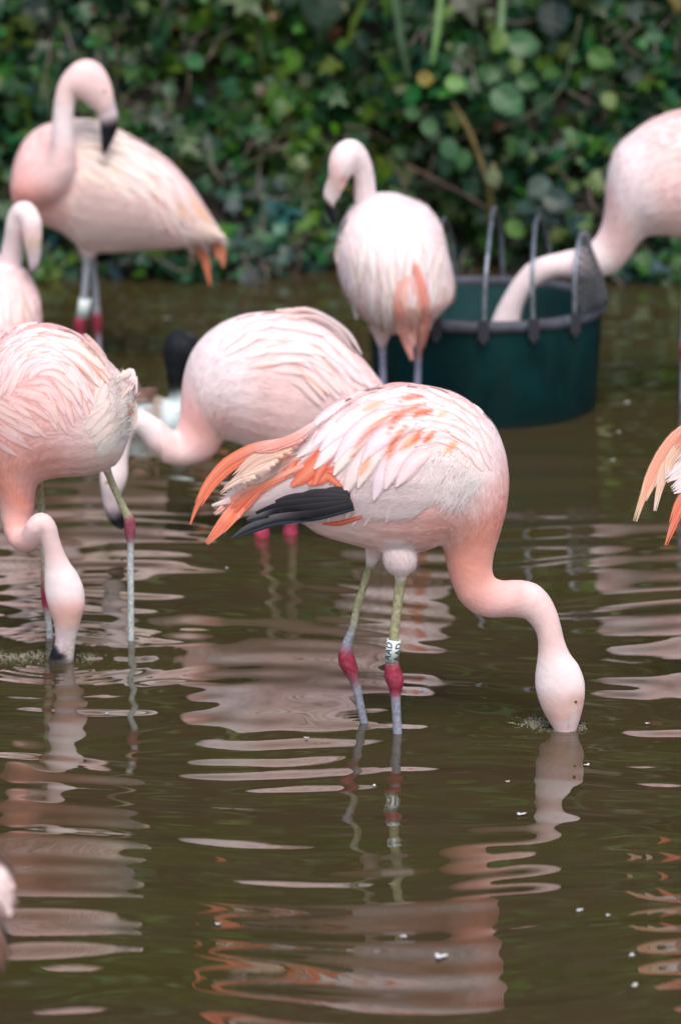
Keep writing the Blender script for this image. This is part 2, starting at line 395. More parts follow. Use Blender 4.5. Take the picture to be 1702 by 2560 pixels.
    def fluff(s, poly, n, L, W, dirfn, color, lift=.008, spread=.3, name='fluff', Y0=None):
        V = []; F = []; C = []; k = 0
        xs = [p[0] for p in poly]; ys = [p[1] for p in poly]
        while k < n * 7:
            q = (random.uniform(min(xs), max(xs)), random.uniform(min(ys), max(ys)))
            if not inside(q, poly): continue
            Y = s.depth(*q)
            if Y is None: Y = Y0 if Y0 else s.Y
            d = np.array(dirfn(q)); a = random.gauss(0, spread); d = np.array((d[0] * math.cos(a) - d[1] * math.sin(a), d[0] * math.sin(a) + d[1] * math.cos(a)))
            l = L * random.uniform(.5, 1.2); lf = lift * random.uniform(.3, 1.3); nn = np.array((-d[1], d[0])); b = random.gauss(0, .15) * l; c_ = np.array(color) * random.uniform(.92, 1.05)
            rows = []
            for t in (0, .35, .7, 1):
                c0 = np.array(q) + d * l * t + nn * b * t * t; yy = s.depth(*c0); yy = Y if yy is None or yy > Y + .03 else yy
                wd = W * (1 - t * .85) / 2
                for sg in ((-1, 1) if t < 1 else (0,)):
                    V.append(pt(*(c0 + nn * sg * wd), yy - .001 - lf * math.sin(t * 2.2))); C.append(c_)
            F += [(k, k + 1, k + 3, k + 2), (k + 2, k + 3, k + 5, k + 4), (k + 4, k + 5, k + 6)]; k += 7
        m = MB(); m.add(V, F, np.clip(np.array(C), 0, .95)); o = m.build(name, M_DOWN, s.root); o['kind'] = 'stuff'; soft_normals(o, [s.VN[s.kv.find(v)[1]] for v in V], .1); return o
    def eye(s, px, py, r, iris=(.55, .38, .08)):
        h = s.bvh_all.ray_cast(Vector(CAM), Vector(ray(px, py)).normalized()); Y = h[0].y if h[0] is not None else s.Y; c = pt(px, py, Y + .35 * r * s.sc); m = MB(); R = r * s.sc
        V = []; C = []; F = []; nu, nv = 14, 8
        for i in range(nv + 1):
            a = math.pi * i / nv
            for j in range(nu):
                b = 2 * math.pi * j / nu; V.append(c + R * np.array([math.sin(a) * math.cos(b), -math.cos(a), math.sin(a) * math.sin(b)]))
                C.append((.01, .01, .01) if a < .55 else iris if a < 1.2 else (.35, .2, .2))
        for i in range(nv):
            for j in range(nu): F.append((i * nu + j, i * nu + (j + 1) % nu, (i + 1) * nu + (j + 1) % nu, (i + 1) * nu + j))
        m.add(V, F, C); return m.build('eye', M_EYE, s.root)

def blend(g, bc, k=.5):
    if bc is None: return g
    bc = tuple(bc)
    def f(u, t): return mix(g(u, t), bc, k * (1 - .35 * t))
    return f
def streaks(lines):
    """soft coloured streaks in the plumage: (a, b, c, half width, colour, strength)"""
    L = []
    for (a, b, c, w, col, st) in lines:
        P = catmull([(*a, .45 * w), (*b, w), (*c, .35 * w)], 6); L.append((P, col, st))
    def f(q, c):
        for P, col, st in L:
            d = np.hypot(P[:, 0] - q[0], P[:, 1] - q[1]) / P[:, 2]; m = d.min()
            if m < 1.6: c = mix(c, col, st * math.exp(-(m ** 3)))
        return c
    return f
def inside(q, poly):
    x, y = q; r = False; j = len(poly) - 1
    for i in range(len(poly)):
        xi, yi = poly[i]; xj, yj = poly[j]
        if (yi > y) != (yj > y) and x < (xj - xi) * (y - yi) / (yj - yi) + xi: r = not r
        j = i
    return r
def along_outline(line, D, droop):
    """directions that run along an outline (head to tail) and droop more with the distance below it"""
    A = np.array(line, float); S = A[1:] - A[:-1]; Ls = np.linalg.norm(S, axis=1); U = S / Ls[:, None]
    def f(p):
        p = np.array(p, float); best = (1e9, None)
        for i in range(len(S)):
            t = min(max((p - A[i]).dot(U[i]), 0), Ls[i]); dd = np.linalg.norm(p - A[i] - U[i] * t)
            if dd < best[0]:
                k = t / Ls[i]; nx = U[min(i + 1, len(S) - 1)]; pv = U[max(i - 1, 0)]
                T = U[i] * (1 - abs(k - .5)) + (nx if k > .5 else pv) * abs(k - .5); best = (dd, T)
        k = min(best[0] / D, 1) * droop; T = best[1] * (1 - k) + np.array((0, 1.)) * k
        T /= np.linalg.norm(T); return (T[0], T[1])
    return f
def const_dir(dx, dy):
    l = math.hypot(dx, dy); return lambda p: (dx / l, dy / l)
def mix(a, b, t): return tuple(x * (1 - t) + y * t for x, y in zip(a, b))
def sstep(a, b, x): t = min(max((x - a) / (b - a), 0), 1); return t * t * (3 - 2 * t)
def covert_colours(base, streak, p, tip=None, rootc=None):
    """white vanes; a share p of them carries a warm streak on one vane"""
    def f(q):
        b = mix(base, rootc or PALE, random.uniform(0, .5)); b = tuple(min(.92, x * random.uniform(.94, 1.06)) for x in b)
        has = random.random() < p; side = random.choice((-1, 1)); st = mix(streak, b, random.uniform(0, .45)); t0 = random.uniform(.15, .5)
        def g(u, t):
            c = mix(rootc or b, b, sstep(0, .5, t))
            if has: c = mix(c, st, sstep(-.1, .6, u * side) * sstep(t0 - .15, t0 + .15, t) * (1 - sstep(.9, 1, t) * .4))
            if abs(u) < .1: c = mix(c, (.86, .8, .8), .5)
            return c
        return g
    return f
def plume_colours(c1, c2, tipc=None):
    def g(u, t):
        c = mix(c1, c2, sstep(0, .5, t))
        if abs(u) < .1: c = mix(c, (.9, .45, .3), .4)
        return mix(c, tipc, sstep(.75, 1, t)) if tipc else c
    return g
def ring_on_leg(root, Y, top, bot, r, text=None, sc=None, dY=0):
    """plastic leg ring, a short open tube round the leg between two px points"""
    a = pt(*top, Y + dY); b = pt(*bot, Y + dY); ax = (a - b); hgt = np.linalg.norm(ax); ax /= hgt
    e2 = np.array([0, 1., 0]); e2 -= ax * e2.dot(ax); e2 /= np.linalg.norm(e2); e1 = np.cross(e2, ax)   # e1 towards +x
    if e1[0] < 0: e1 = -e1
    R = r * scale_at(Y); V = []; F = []; k = 28; th = np.linspace(0, 2 * math.pi, k, endpoint=False)
    prof = [(R - .0012, 0), (R, 0), (R, 1), (R - .0012, 1)]
    for (rr, t) in prof:
        for x in th: V.append(b + ax * hgt * t + e1 * math.sin(x) * rr - e2 * math.cos(x) * rr)
    for i in range(4):
        for j in range(k): F.append((i * k + j, i * k + (j + 1) % k, ((i + 1) % 4) * k + (j + 1) % k, ((i + 1) % 4) * k + j))
    m = MB(); m.add(V, F); ring = m.build('leg_ring', M_RING, root)
    if text:
        for ang0 in (-.72, .78):
            cu = bpy.data.curves.new('t', 'FONT'); cu.body = text; cu.size = 1; cu.space_character = 1.12; cu.resolution_u = 3; cu.offset = .012
            to = bpy.data.objects.new('t', cu); COL.objects.link(to); dg = bpy.context.evaluated_depsgraph_get(); tm = bpy.data.meshes.new_from_object(to.evaluated_get(dg)); bpy.data.objects.remove(to)
            bm = bmesh.new(); bm.from_mesh(tm); bmesh.ops.triangulate(bm, faces=bm.faces); bmesh.ops.subdivide_edges(bm, edges=[e for e in bm.edges if e.calc_length() > .15], cuts=2)
            bmesh.ops.triangulate(bm, faces=bm.faces)
            vs = np.array([v.co[:] for v in bm.verts]); fs = [tuple(v.index for v in f.verts) for f in bm.faces]; bm.free()
            wmax = vs[:, 0].max(); hh = vs[:, 1].max(); W = .84 * hgt; out = []
            for v in vs:     # reads from bottom to top; letter tops towards -e1
                z = (v[0] / wmax) * W + hgt * .06; arc = ang0 + (.5 - v[1] / hh) * 1.05
                out.append(b + ax * z + e1 * math.sin(arc) * (R + .0004) - e2 * math.cos(arc) * (R + .0004))
            mm = MB(); mm.add(out, fs); mm.build('lettering', M_INK, ring, origin=tuple(root.location), smooth=False)
    return ring
GROUP = 'flamingos wading in the pond'
def flamingo(label, x, ywater):
    p = onwater(x, ywater); o = empty('flamingo', tuple(p)); tag(o, label, 'flamingo', GROUP); return o

# ================================================================== WATER
def water_height(x, y):
    h = np.zeros_like(x); r = np.random.default_rng(5)
    wx = x + .10 * np.sin(y * 2.3 + 1.1 * np.sin(x * 1.7)) + .05 * np.sin(x * 3.1 + y * 1.3); wy = y + .05 * np.sin(x * 2.7 + .8) + .03 * np.sin(x * 6.1 + y * 2.2)
    for i in range(11):
        lam = .085 * 1.2 ** i * r.uniform(.92, 1.08); th = r.normal(0, .12); k = 2 * math.pi / lam; ph = r.uniform(0, 6.28)
        sl = .026 * (.75 if lam < .11 else 1.0 if lam < .3 else .6)
        env = .55 + .45 * np.sin(x * r.uniform(.8, 2.6) + y * r.uniform(.8, 2.4) + r.uniform(0, 6))
        h += sl / k * env * np.sin(k * (wx * math.sin(th) + wy * math.cos(th)) + ph)
    calm = 1 - .2 * (1 / (1 + np.exp((y - 6.9) * 5)))
    calm *= 1 - .55 * (1 / (1 + np.exp(-(y - 9.6) * 3)))
    h *= calm
    def ripple(px, py, lam, slope, R, dly=0):
        nonlocal h
        c = onwater(px, py); d = np.hypot(x - c[0], y - c[1]); k = 2 * math.pi / lam
        h = h + slope / k * np.cos(k * d + dly) * np.exp(-(d / R) ** 2) * (d > .004)
    ripple(905, 1812, .020, .10, .055); ripple(985, 1828, .022, .05, .06)
    ripple(1410, 1815, .026, .07, .12); ripple(1400, 1815, .11, .018, .5)
    ripple(150, 1643, .030, .09, .20); ripple(140, 1640, .12, .035, .75, 1.0)
    ripple(328, 1602, .022, .07, .09); ripple(655, 1345, .03, .05, .12); ripple(725, 1340, .03, .05, .12)
    ripple(1702, 1010, .10, .02, .9)
    return h
def build_water():
    xs = np.r_[np.linspace(-14, -1.5, 26)[:-1], np.arange(-1.5, 1.5, .0105), np.linspace(1.5, 14, 26)]
    ys = np.r_[np.linspace(-6, 5.2, 24)[:-1], np.arange(5.2, 12.6, .0065), np.linspace(12.6, 14, 6)]
    X, Yg = np.meshgrid(xs, ys); Z = water_height(X, Yg)
    fade = np.clip((1.9 - np.abs(X)) / .4, 0, 1) * np.clip((Yg - 4.2) / .8, 0, 1); Z *= fade
    V = np.stack([X, Yg, Z], -1).reshape(-1, 3).astype(np.float32); nx, ny = len(xs), len(ys)
    i = np.arange((ny - 1) * (nx - 1)); r, c = i // (nx - 1), i % (nx - 1); a = r * nx + c
    F = np.stack([a, a + 1, a + 1 + nx, a + nx], -1).astype(np.int32)
    me = bpy.data.meshes.new('pond_water'); me.vertices.add(len(V)); me.vertices.foreach_set('co', V.ravel())
    me.loops.add(F.size); me.loops.foreach_set('vertex_index', F.ravel()); me.polygons.add(len(F)); me.polygons.foreach_set('loop_start', np.arange(0, F.size, 4, dtype=np.int32))
    me.polygons.foreach_set('use_smooth', [True] * len(F)); me.update(calc_edges=True)
    m = bpy.data.materials.new('murky_water'); m.use_nodes = True; N = m.node_tree.nodes; L = m.node_tree.links; b = N['Principled BSDF']
    b.inputs['Roughness'].default_value = .0; b.inputs['IOR'].default_value = 2.0
    tc = N.new('ShaderNodeTexCoord'); mp = N.new('ShaderNodeMapping'); mp.inputs['Scale'].default_value = (1, 3.2, 1); L.new(tc.outputs['Object'], mp.inputs['Vector'])
    n = N.new('ShaderNodeTexNoise'); n.inputs['Scale'].default_value = 1.6; n.inputs['Detail'].default_value = 5; L.new(mp.outputs[0], n.inputs['Vector'])
    cr = N.new('ShaderNodeValToRGB'); cr.color_ramp.elements[0].position = .35; cr.color_ramp.elements[0].color = (.050, .034, .017, 1)
    cr.color_ramp.elements[1].position = .72; cr.color_ramp.elements[1].color = (.046, .040, .012, 1); L.new(n.outputs['Fac'], cr.inputs[0]); L.new(cr.outputs[0], b.inputs['Base Color'])
    mp2 = N.new('ShaderNodeMapping'); mp2.inputs['Scale'].default_value = (1, 2.2, 1); L.new(tc.outputs['Object'], mp2.inputs['Vector'])
    n2 = N.new('ShaderNodeTexNoise'); n2.inputs['Scale'].default_value = 30; n2.inputs['Detail'].default_value = 2; L.new(mp2.outputs[0], n2.inputs['Vector'])
    bp = N.new('ShaderNodeBump'); bp.inputs['Strength'].default_value = .06; bp.inputs['Distance'].default_value = .0005; L.new(n2.outputs['Fac'], bp.inputs['Height']); L.new(bp.outputs[0], b.inputs['Normal'])
    me.materials.append(m); o = bpy.data.objects.new('water', me); COL.objects.link(o); tag(o, 'rippled brown pond water reflecting the pink birds', kind='structure')
build_water()

# ================================================================== BANK AND HEDGE
def bankY(x, z):
    return 12.28 + .30 * z + .10 * np.sin(x * 2.1 + 1 + z * 1.3) + .07 * np.sin(x * 4.7 + z * 5.1) + .04 * np.sin(x * 9.3 + 2 + z * 8.7) - .02 * z * np.sin(x)
def build_bank():
    xs = np.linspace(-14, 14, 340); zs = np.linspace(-.4, 5.6, 70); V = []
    for z in zs:
        for x in xs: V.append((x, float(bankY(x, z)) + random.uniform(-.02, .02), z))
    nx = len(xs); F = [(i * nx + j, i * nx + j + 1, (i + 1) * nx + j + 1, (i + 1) * nx + j) for i in range(len(zs) - 1) for j in range(nx - 1)]
    top = len(V)
    for x in xs: V.append((x, 22, 5.7))
    F += [((len(zs) - 1) * nx + j, (len(zs) - 1) * nx + j + 1, top + j + 1, top + j) for j in range(nx - 1)]
    m = MB(); m.add(V, F); o = m.build('bank', mat('dark_earth_and_litter', (.018, .014, .009), rough=.95, noise=(9, .4, 1.5), bump=(22, .9, .03)))
    tag(o, 'dark earth bank behind the pond', kind='structure')
build_bank()
def leaf_material():
    m = mat('leaf', vcol=True, rough=.38, spec=.32, noise=(25, .7, 1.3), bump=(60, .25, .002)); N = m.node_tree.nodes; L = m.node_tree.links
    b = N['Principled BSDF']; out = N['Material Output']; tr = N.new('ShaderNodeBsdfTranslucent'); mx = N.new('ShaderNodeMixShader'); mx.inputs[0].default_value = .15
    src = b.inputs['Base Color'].links[0].from_socket; L.new(src, tr.inputs['Color']); L.new(b.outputs[0], mx.inputs[1]); L.new(tr.outputs[0], mx.inputs[2]); L.new(mx.outputs[0], out.inputs['Surface'])
    return m
M_LEAF = leaf_material(); M_STEM = mat('stem', vcol=True, rough=.7, noise=(30, .7, 1.3))
def leaf_shape(kind):
    if kind == 'ivy': pr = [(0, .06), (.30, -.14), (.60, .12), (.27, .34), (.52, .66), (.18, .62), (0, 1.08)]
    elif kind == 'bramble': pr = [(0, 0), (.22, .04), (.38, .25), (.42, .48), (.32, .72), (.14, .92), (0, 1.05)]
    else: pr = [(0, 0), (.12, .15), (.2, .4), (.17, .7), (.08, .92), (0, 1.1)]
    k = len(pr); V = [(0, .02, 0)]; F = []
    mid = [(0, q[1] * .95 + .02, .0) for q in pr[1:-1]]
    V = [(0, 0, 0)] + mid + [(0, pr[-1][1], -.06)]
    c = len(V)
    for sgn in (-1, 1):
        s0 = len(V)
        for q in pr[1:-1]: V.append((sgn * q[0], q[1], .16 * q[0] - .10 * q[1] ** 2))
        n = k - 2
        for i in range(n - 1):
            f = (1 + i, s0 + i, s0 + i + 1, 2 + i); F.append(f if sgn < 0 else f[::-1])
        f = (0, s0, 1); F.append(f if sgn < 0 else f[::-1])
        f = (n, s0 + n - 1, n + 1); F.append(f if sgn < 0 else f[::-1])
    return np.array(V), F
SHAPES = {k: leaf_shape(k) for k in ('ivy', 'bramble', 'long')}
GREENS = [(.012, .065, .018), (.008, .045, .016), (.022, .095, .012), (.006, .034, .022), (.045, .105, .014), (.010, .050, .026), (.030, .070, .010), (.007, .040, .013), (.012, .045, .02), (.02, .035, .012)]
ODD = [(.12, .09, .02), (.15, .055, .03), (.06, .03, .018), (.09, .14, .03), (.06, .05, .04)]
def leaf_colour(z=0, x=0):
    if random.random() < .02: return random.choice(ODD)
    c = random.choice(GREENS)
    if z < .3 and random.random() < .5: c = random.choice(((.025, .075, .06), (.03, .08, .05), (.02, .055, .045)))
    k = 1.1 + .65 * math.sin(x * 4.1 + 2.1 * math.sin(z * 5.3 + 1)) * math.sin(z * 7.7 + x * 2.2 + .5)
    if math.sin(x * 3.3 + 4 * z) > .45: c = (c[0] * 1.5, c[1] * 1.15, c[2] * .6)
    return tuple(max(.3, k) * v * random.uniform(.75, 1.35) for v in c)
def leaf_matrix(P, size, roll=None, face=None):
    n = Vector((random.gauss(0, .7), -1 + random.gauss(0, .45), random.gauss(.6, .7))).normalized() if face is None else Vector(face).normalized()
    down = Vector((random.gauss(0, .6), random.gauss(0, .2), -1)); y = (down - n * down.dot(n)).normalized(); x = y.cross(n)
    M = Matrix((x, y, n)).transposed().to_4x4(); M.translation = P
    return M @ Matrix.Scale(size, 4)
def bank_px(px, py):
    Y = 12.2
    for _ in range(4):
        p = pt(px, py, Y); Y = float(bankY(p[0], p[2]))
    return pt(px, py, Y)
def build_hedge():
    base = (0, 12.3, 0); root = empty('ivy', base); tag(root, 'dense wall of dark green ivy on the bank behind the birds', 'ivy')
    # meshes shared between alike leaves
    variants = []
    for i in range(22):
        V, F = SHAPES['ivy' if i % 5 else 'bramble']; c = GREENS[i % len(GREENS)] if i < 21 else (.07, .13, .02)
        m = MB(); m.add(V * (1, 1, random.uniform(.6, 1.6)), F, tuple(v * random.uniform(.8, 1.6) for v in c)); variants.append(m.mesh('leaf', M_LEAF, smooth=False))
    n = 0
    while n < 285:
        px, py = random.uniform(-30, 1740), random.uniform(-20, 735)
        p = bank_px(px, py)
        if p[2] < .03: continue
        P = Vector(p) + Vector((0, -random.uniform(.06, .17), 0))
        o = bpy.data.objects.new('leaf', random.choice(variants)); COL.objects.link(o); o.parent = root
        M = leaf_matrix(P - Vector(base), random.uniform(.042, .075)); o.matrix_local = M; n += 1
    # the rest of the foliage
    m = MB(); items = []
    def put(P, size, kind, c, face=None):
        V, F = SHAPES[kind]; M = np.array(leaf_matrix(Vector(P), size, face=face)); W = np.c_[V, np.ones(len(V))] @ M.T
        m.add(W[:, :3], F, c)
    for _ in range(7500):
        px, py = random.uniform(-120, 1820), random.uniform(-60, 760); p = bank_px(px, py)
        if p[2] < .015: continue
        dens = .55 + .45 * math.sin(p[0] * 7.3 + 2 * math.sin(p[2] * 6)) * math.sin(p[2] * 11 + p[0] * 3)
        if random.random() > .04 + .96 * dens: continue
        put(p + (0, -random.uniform(.0, .12), 0), random.choice((random.uniform(.02, .045), random.uniform(.04, .085))), random.choice(('ivy', 'ivy', 'ivy', 'ivy', 'bramble')), leaf_colour(p[2], p[0]))
    for _ in range(9000):
        x = random.uniform(-7, 7); z = random.uniform(.0, 5.3)
        if abs(x) < 1.3 and z < .85: continue
        if abs(x) > 2.5 and random.random() < .5: continue
        if random.random() > .4 + .6 * (.5 + .5 * math.sin(x * 2.3 + 1.7 * math.sin(z * 2.1)) * math.sin(z * 3.7 + x)): continue
        put((x, float(bankY(x, z)) - random.uniform(0, .2), z), random.uniform(.08, .17), random.choice(('ivy', 'bramble')), leaf_colour(z))
    for _ in range(7000):
        x = random.choice((-1, 1)) * random.uniform(1.0, 3.4); z = random.uniform(.02, 1.5)
        put((x, float(bankY(x, z)) - random.uniform(0, .13), z), random.uniform(.03, .08), random.choice(('ivy', 'ivy', 'ivy', 'bramble')), leaf_colour(z, x))
    o = m.build('foliage', M_LEAF, root, smooth=False); o['kind'] = 'stuff'
    # runners and dead twigs of the ivy
    for _ in range(110):
        px, py = random.uniform(0, 1702), random.uniform(0, 700); a = random.uniform(0, 6.28); P = []
        for k in range(6):
            px += math.cos(a) * 26; py += math.sin(a) * 26; a += random.gauss(0, .3); p = bank_px(px, py); P.append(p + (0, -.13 - .03 * math.sin(k), 0))
        tube_obj('twig', P, [.004, .004, .0035, .003, .0025, .002], random.choice(((.07, .045, .035), (.12, .09, .08), (.04, .06, .02))), root)
def tube_mb(P, R, color, k=6, sub=3):
    P = np.asarray(P, float); D = catmull(np.c_[P, np.asarray(R, float)], sub) if len(P) > 2 else np.c_[P, R]
    T = np.gradient(D[:, :3], axis=0); T /= np.linalg.norm(T, axis=1)[:, None] + 1e-12; V = []
    ref = np.array([0, 0, 1.]) if abs(T[0][2]) < .9 else np.array([1., 0, 0]); e1 = np.cross(T[0], ref); e1 /= np.linalg.norm(e1)
    for i in range(len(D)):
        e1 = e1 - T[i] * e1.dot(T[i]); e1 /= np.linalg.norm(e1); e2 = np.cross(T[i], e1)
        for j in range(k):
            a = 2 * math.pi * j / k; V.append(D[i, :3] + (e1 * math.cos(a) + e2 * math.sin(a)) * D[i, 3])
    n = len(D); F = [(i * k + j, i * k + (j + 1) % k, (i + 1) * k + (j + 1) % k, (i + 1) * k + j) for i in range(n - 1) for j in range(k)] + [tuple(range(k - 1, -1, -1)), tuple((n - 1) * k + j for j in range(k))]
    return V, F, color
def tube_obj(name, P, R, color, parent, m=None, k=6):
    b = MB(); V, F, c = tube_mb(P, R, color, k); b.add(V, F, c); return b.build(name, m or M_STEM, parent)
build_hedge()
def build_bramble():
    base = tuple(bank_px(1180, 560) * (1, 1, 0)); root = empty('bramble', base); tag(root, 'bramble with large pale green leaves and a brown stalk, upper right of the ivy', 'bramble')
    def P(px, py, f=.2): return bank_px(px, py) + (0, -f, 0)
    def leaf(px, py, sz, c, ang, kind='bramble', f=.24):
        p = P(px, py, f); V, F = SHAPES[kind]; n = Vector((random.gauss(0, .2), -1, random.uniform(.2, .6))).normalized()
        d = Vector((math.cos(ang), 0, -math.sin(ang))); y = (d - n * d.dot(n)).normalized(); x = y.cross(n); M = Matrix((x, y, n)).transposed().to_4x4(); M.translation = Vector(p); M = np.array(M @ Matrix.Scale(sz, 4))
        V = V.copy(); V[:, 1] -= .5; W = np.c_[V, np.ones(len(V))] @ M.T; b = MB(); b.add(W[:, :3], F, c); b.build('leaf', M_LEAF, root, smooth=False)
    lg = (.025, .10, .035); yg = (.06, .13, .015); dg = (.022, .085, .02)
    for a in ((1300, 85, .105, lg, .1), (1240, 80, .075, yg, 2), (1262, 225, .12, lg, .9), (1135, 182, .07, (.08, .2, .04), .3), (1280, 138, .06, yg, 1.5), (1205, 155, .06, dg, 2.6),
              (1310, 180, .07, dg, .4), (1225, 160, .07, dg, .2), (1490, 120, .09, (.04, .12, .015), .5), (1510, 225, .06, (.1, .16, .03), 1.2), (1070, 290, .065, (.06, .14, .06), .8),
              (1030, 255, .06, dg, .2), (1120, 345, .08, (.04, .11, .05), 1.0), (1150, 370, .07, dg, 1.8), (1280, 540, .07, (.07, .17, .03), .7), (1225, 415, .065, (.10, .13, .06), 1.4),
              (1620, 65, .06, (.04, .11, .05), .4), (1060, 170, .06, (.22, .18, .04), .1), (1385, 470, .1, (.010, .034, .030), .5), (1365, 500, .1, (.008, .03, .028), 1.1), (1335, 440, .09, (.015, .05, .04), 2.2)): leaf(*a)
    tube_obj('stalk', [P(1125, 230), P(1165, 300), P(1200, 390), P(1222, 470), P(1215, 530)], [.006, .009, .010, .009, .006], (.12, .09, .03), root, k=8)
    tube_obj('stalk', [P(1010, 385), P(1080, 420), P(1165, 465), P(1230, 505)], [.004, .005, .005, .004], (.13, .07, .06), root)
    tube_obj('stalk', [P(1228, 385), P(1215, 450), P(1222, 520)], [.008, .008, .004], (.14, .13, .03), root)
    tube_obj('stalk', [P(1440, 20), P(1400, 190), P(1320, 260), P(1240, 300)], [.004] * 4, (.05, .06, .025), root)
    root2 = empty('rush', tuple(bank_px(1060, 400) * (1, 1, 0))); tag(root2, 'tall green rush blades rising through the ivy above the preening flamingo', 'rush plant')
    for (a, c) in (([(1100, -40), (1088, 60), (1076, 140)], (.07, .17, .03)), ([(985, -30), (1000, 70), (1020, 175)], (.05, .10, .05)), ([(910, -20), (885, 30), (870, 90)], (.12, .2, .03)), ([(1250, -30), (1246, 40), (1240, 100)], (.06, .14, .05))):
        q = [P(*s_, .2) for s_ in a]; b = MB(); V = []; F = []
        for i, s_ in enumerate(q):
            wd = (.012, .013, .006)[i]
            V += [s_ + (-wd, 0, 0), s_ + (0, .006, 0), s_ + (wd, 0, 0)]
        F = [(3 * i + j, 3 * i + j + 1, 3 * i + j + 4, 3 * i + j + 3) for i in range(2) for j in range(2)]; b.add(V, F, c); b.build('blade', M_LEAF, root2)
build_bramble()

# ================================================================== FEEDING TUB
def build_tub():
    cx, cy, R = onwater(1225, 1010)[0], 10.39, .322; zr = .285
    cx = float(pt(1222, 800, 10.1)[0]); root = empty('feeding_tub', (cx, cy, 0)); tag(root, 'dark green round plastic feeding tub with wire hoops, standing in the pond', 'tub')
    M_TUB = mat('green_plastic', (.0014, .024, .027), rough=.55, noise=(7, .6, 1.6), bump=(12, .15, .01), spec=.14); M_RIM = mat('grey_foam_rim', (.055, .06, .085), rough=.7, noise=(18, .5, 1.6)); M_WIRE = mat('galvanised_wire', (.22, .25, .30), rough=.4, metal=.6, noise=(40, .6, 1.3)); M_DK = mat('dark_clamp', (.02, .02, .03), rough=.6)
    N = M_TUB.node_tree.nodes; L = M_TUB.node_tree.links; b_ = N['Principled BSDF']; tc = N.new('ShaderNodeTexCoord'); mp = N.new('ShaderNodeMapping'); mp.inputs['Scale'].default_value = (14, 14, 1.4); L.new(tc.outputs['Object'], mp.inputs[0])
    nz = N.new('ShaderNodeTexNoise'); nz.inputs['Scale'].default_value = 1; nz.inputs['Detail'].default_value = 5; L.new(mp.outputs[0], nz.inputs[0]); mr = N.new('ShaderNodeMapRange'); mr.inputs['From Min'].default_value = .5; mr.inputs['From Max'].default_value = .75; mr.inputs['To Max'].default_value = .55; L.new(nz.outputs['Fac'], mr.inputs[0])
    sx = N.new('ShaderNodeSeparateXYZ'); L.new(tc.outputs['Object'], sx.inputs[0]); m2 = N.new('ShaderNodeMapRange'); m2.inputs['From Min'].default_value = .035; m2.inputs['From Max'].default_value = .0; m2.inputs['To Max'].default_value = .6; L.new(sx.outputs['Z'], m2.inputs[0])
    mxx = N.new('ShaderNodeMath'); mxx.operation = 'MAXIMUM'; L.new(mr.outputs[0], mxx.inputs[0]); L.new(m2.outputs[0], mxx.inputs[1])
    mc = N.new('ShaderNodeMix'); mc.data_type = 'RGBA'; src = b_.inputs['Base Color'].links[0].from_socket; L.new(mxx.outputs[0], mc.inputs['Factor']); L.new(src, mc.inputs['A']); mc.inputs['B'].default_value = (.022, .036, .030, 1); L.new(mc.outputs['Result'], b_.inputs['Base Color'])
    def lathe(prof, k=72, wob=0):
        V = []; F = []
        for (r, z) in prof:
            for j in range(k):
                a = 2 * math.pi * j / k; rr = r * (1 + wob * math.sin(5 * a + 1)); V.append((cx + rr * math.cos(a), cy + rr * math.sin(a), z))
        n = len(prof)
        for i in range(n - 1):
            for j in range(k): F.append((i * k + j, i * k + (j + 1) % k, (i + 1) * k + (j + 1) % k, (i + 1) * k + j))
        return V, F
    b = MB(); V, F = lathe([(0.01, -.02), (.27, -.02), (R - .014, zr), (R - .002, zr), (R - .004, zr - .02), (R - .03, -.25), (.05, -.25)][::-1], wob=.006); b.add(V, F); b.build('wall', M_TUB, root)
    prof = [(R - .004 + .013 * math.cos(a), zr - .006 + .017 * math.sin(a)) for a in np.linspace(0, 2 * math.pi, 13)]
    b = MB(); V, F = lathe(prof); b.add(V, F); b.build('rim', M_RIM, root)
    b = MB(); V, F = lathe([(.01, .06), (.285, .06)]); b.add(V, F); b.build('feed_water', mat('feed_slurry', (.05, .035, .02), rough=.1), root)
    for z0 in (.02,):
        b = MB(); V, F = lathe([(.30, z0), (.301, z0 + .008), (.29, z0 + .008)]); b.add(V, F); b.build('ridge', M_TUB, root)
    hoops = []
    def hoop(xf, xt, xb, ztop, rad=.0065):
        dx = xf - cx; yf = cy - math.sqrt(max(R * R - dx * dx, .001)); dx2 = xb - cx; yb = cy + math.sqrt(max(R * R - dx2 * dx2, .001)); P = []
        for t in np.linspace(0, 1, 15):
            a = math.pi * t; yy = (yf + yb) / 2 - (yb - yf) / 2 * math.cos(a); e = abs(math.sin(a)) ** .55
            xx = xf + (xb - xf) * t + (xt - (xf + xb) / 2) * e; P.append((xx, yy, zr - .05 * (t in (0, 1)) + (ztop - zr) * e))
        tube_obj('hoop', P, [rad] * len(P), (1, 1, 1), root, M_WIRE, k=8); hoops.append(P)
        for q in (P[0], P[-1]):
            bb = MB(); x0, y0, z0 = q; o_ = -.014 if q is P[0] else .014; z0 = zr - .01
            V = [(x0 + sx * .014, y0 + o_ + sy * .009, z0 + sz * .026) for sx in (-1, 1) for sy in (-1, 1) for sz in (-1, 1)]
            bb.add(V, [(0, 1, 3, 2), (4, 6, 7, 5), (0, 4, 5, 1), (2, 3, 7, 6), (0, 2, 6, 4), (1, 5, 7, 3)]); bb.build('clamp', M_DK, root, smooth=False)
    X = lambda px, Y=10.1: float(pt(px, 780, Y)[0])
    hoop(X(1090), X(1110), X(1140, 10.7), .50); hoop(X(1207), X(1240), X(1258, 10.7), .535); hoop(X(1333), X(1350), X(1382, 10.7), .515); hoop(X(1441), X(1462), X(1490, 10.6), .49)
    # wire netting between the last hoop and the right of the rim
    P = np.array(hoops[-1]); P = catmull(P, 3); n = len(P); b = MB()
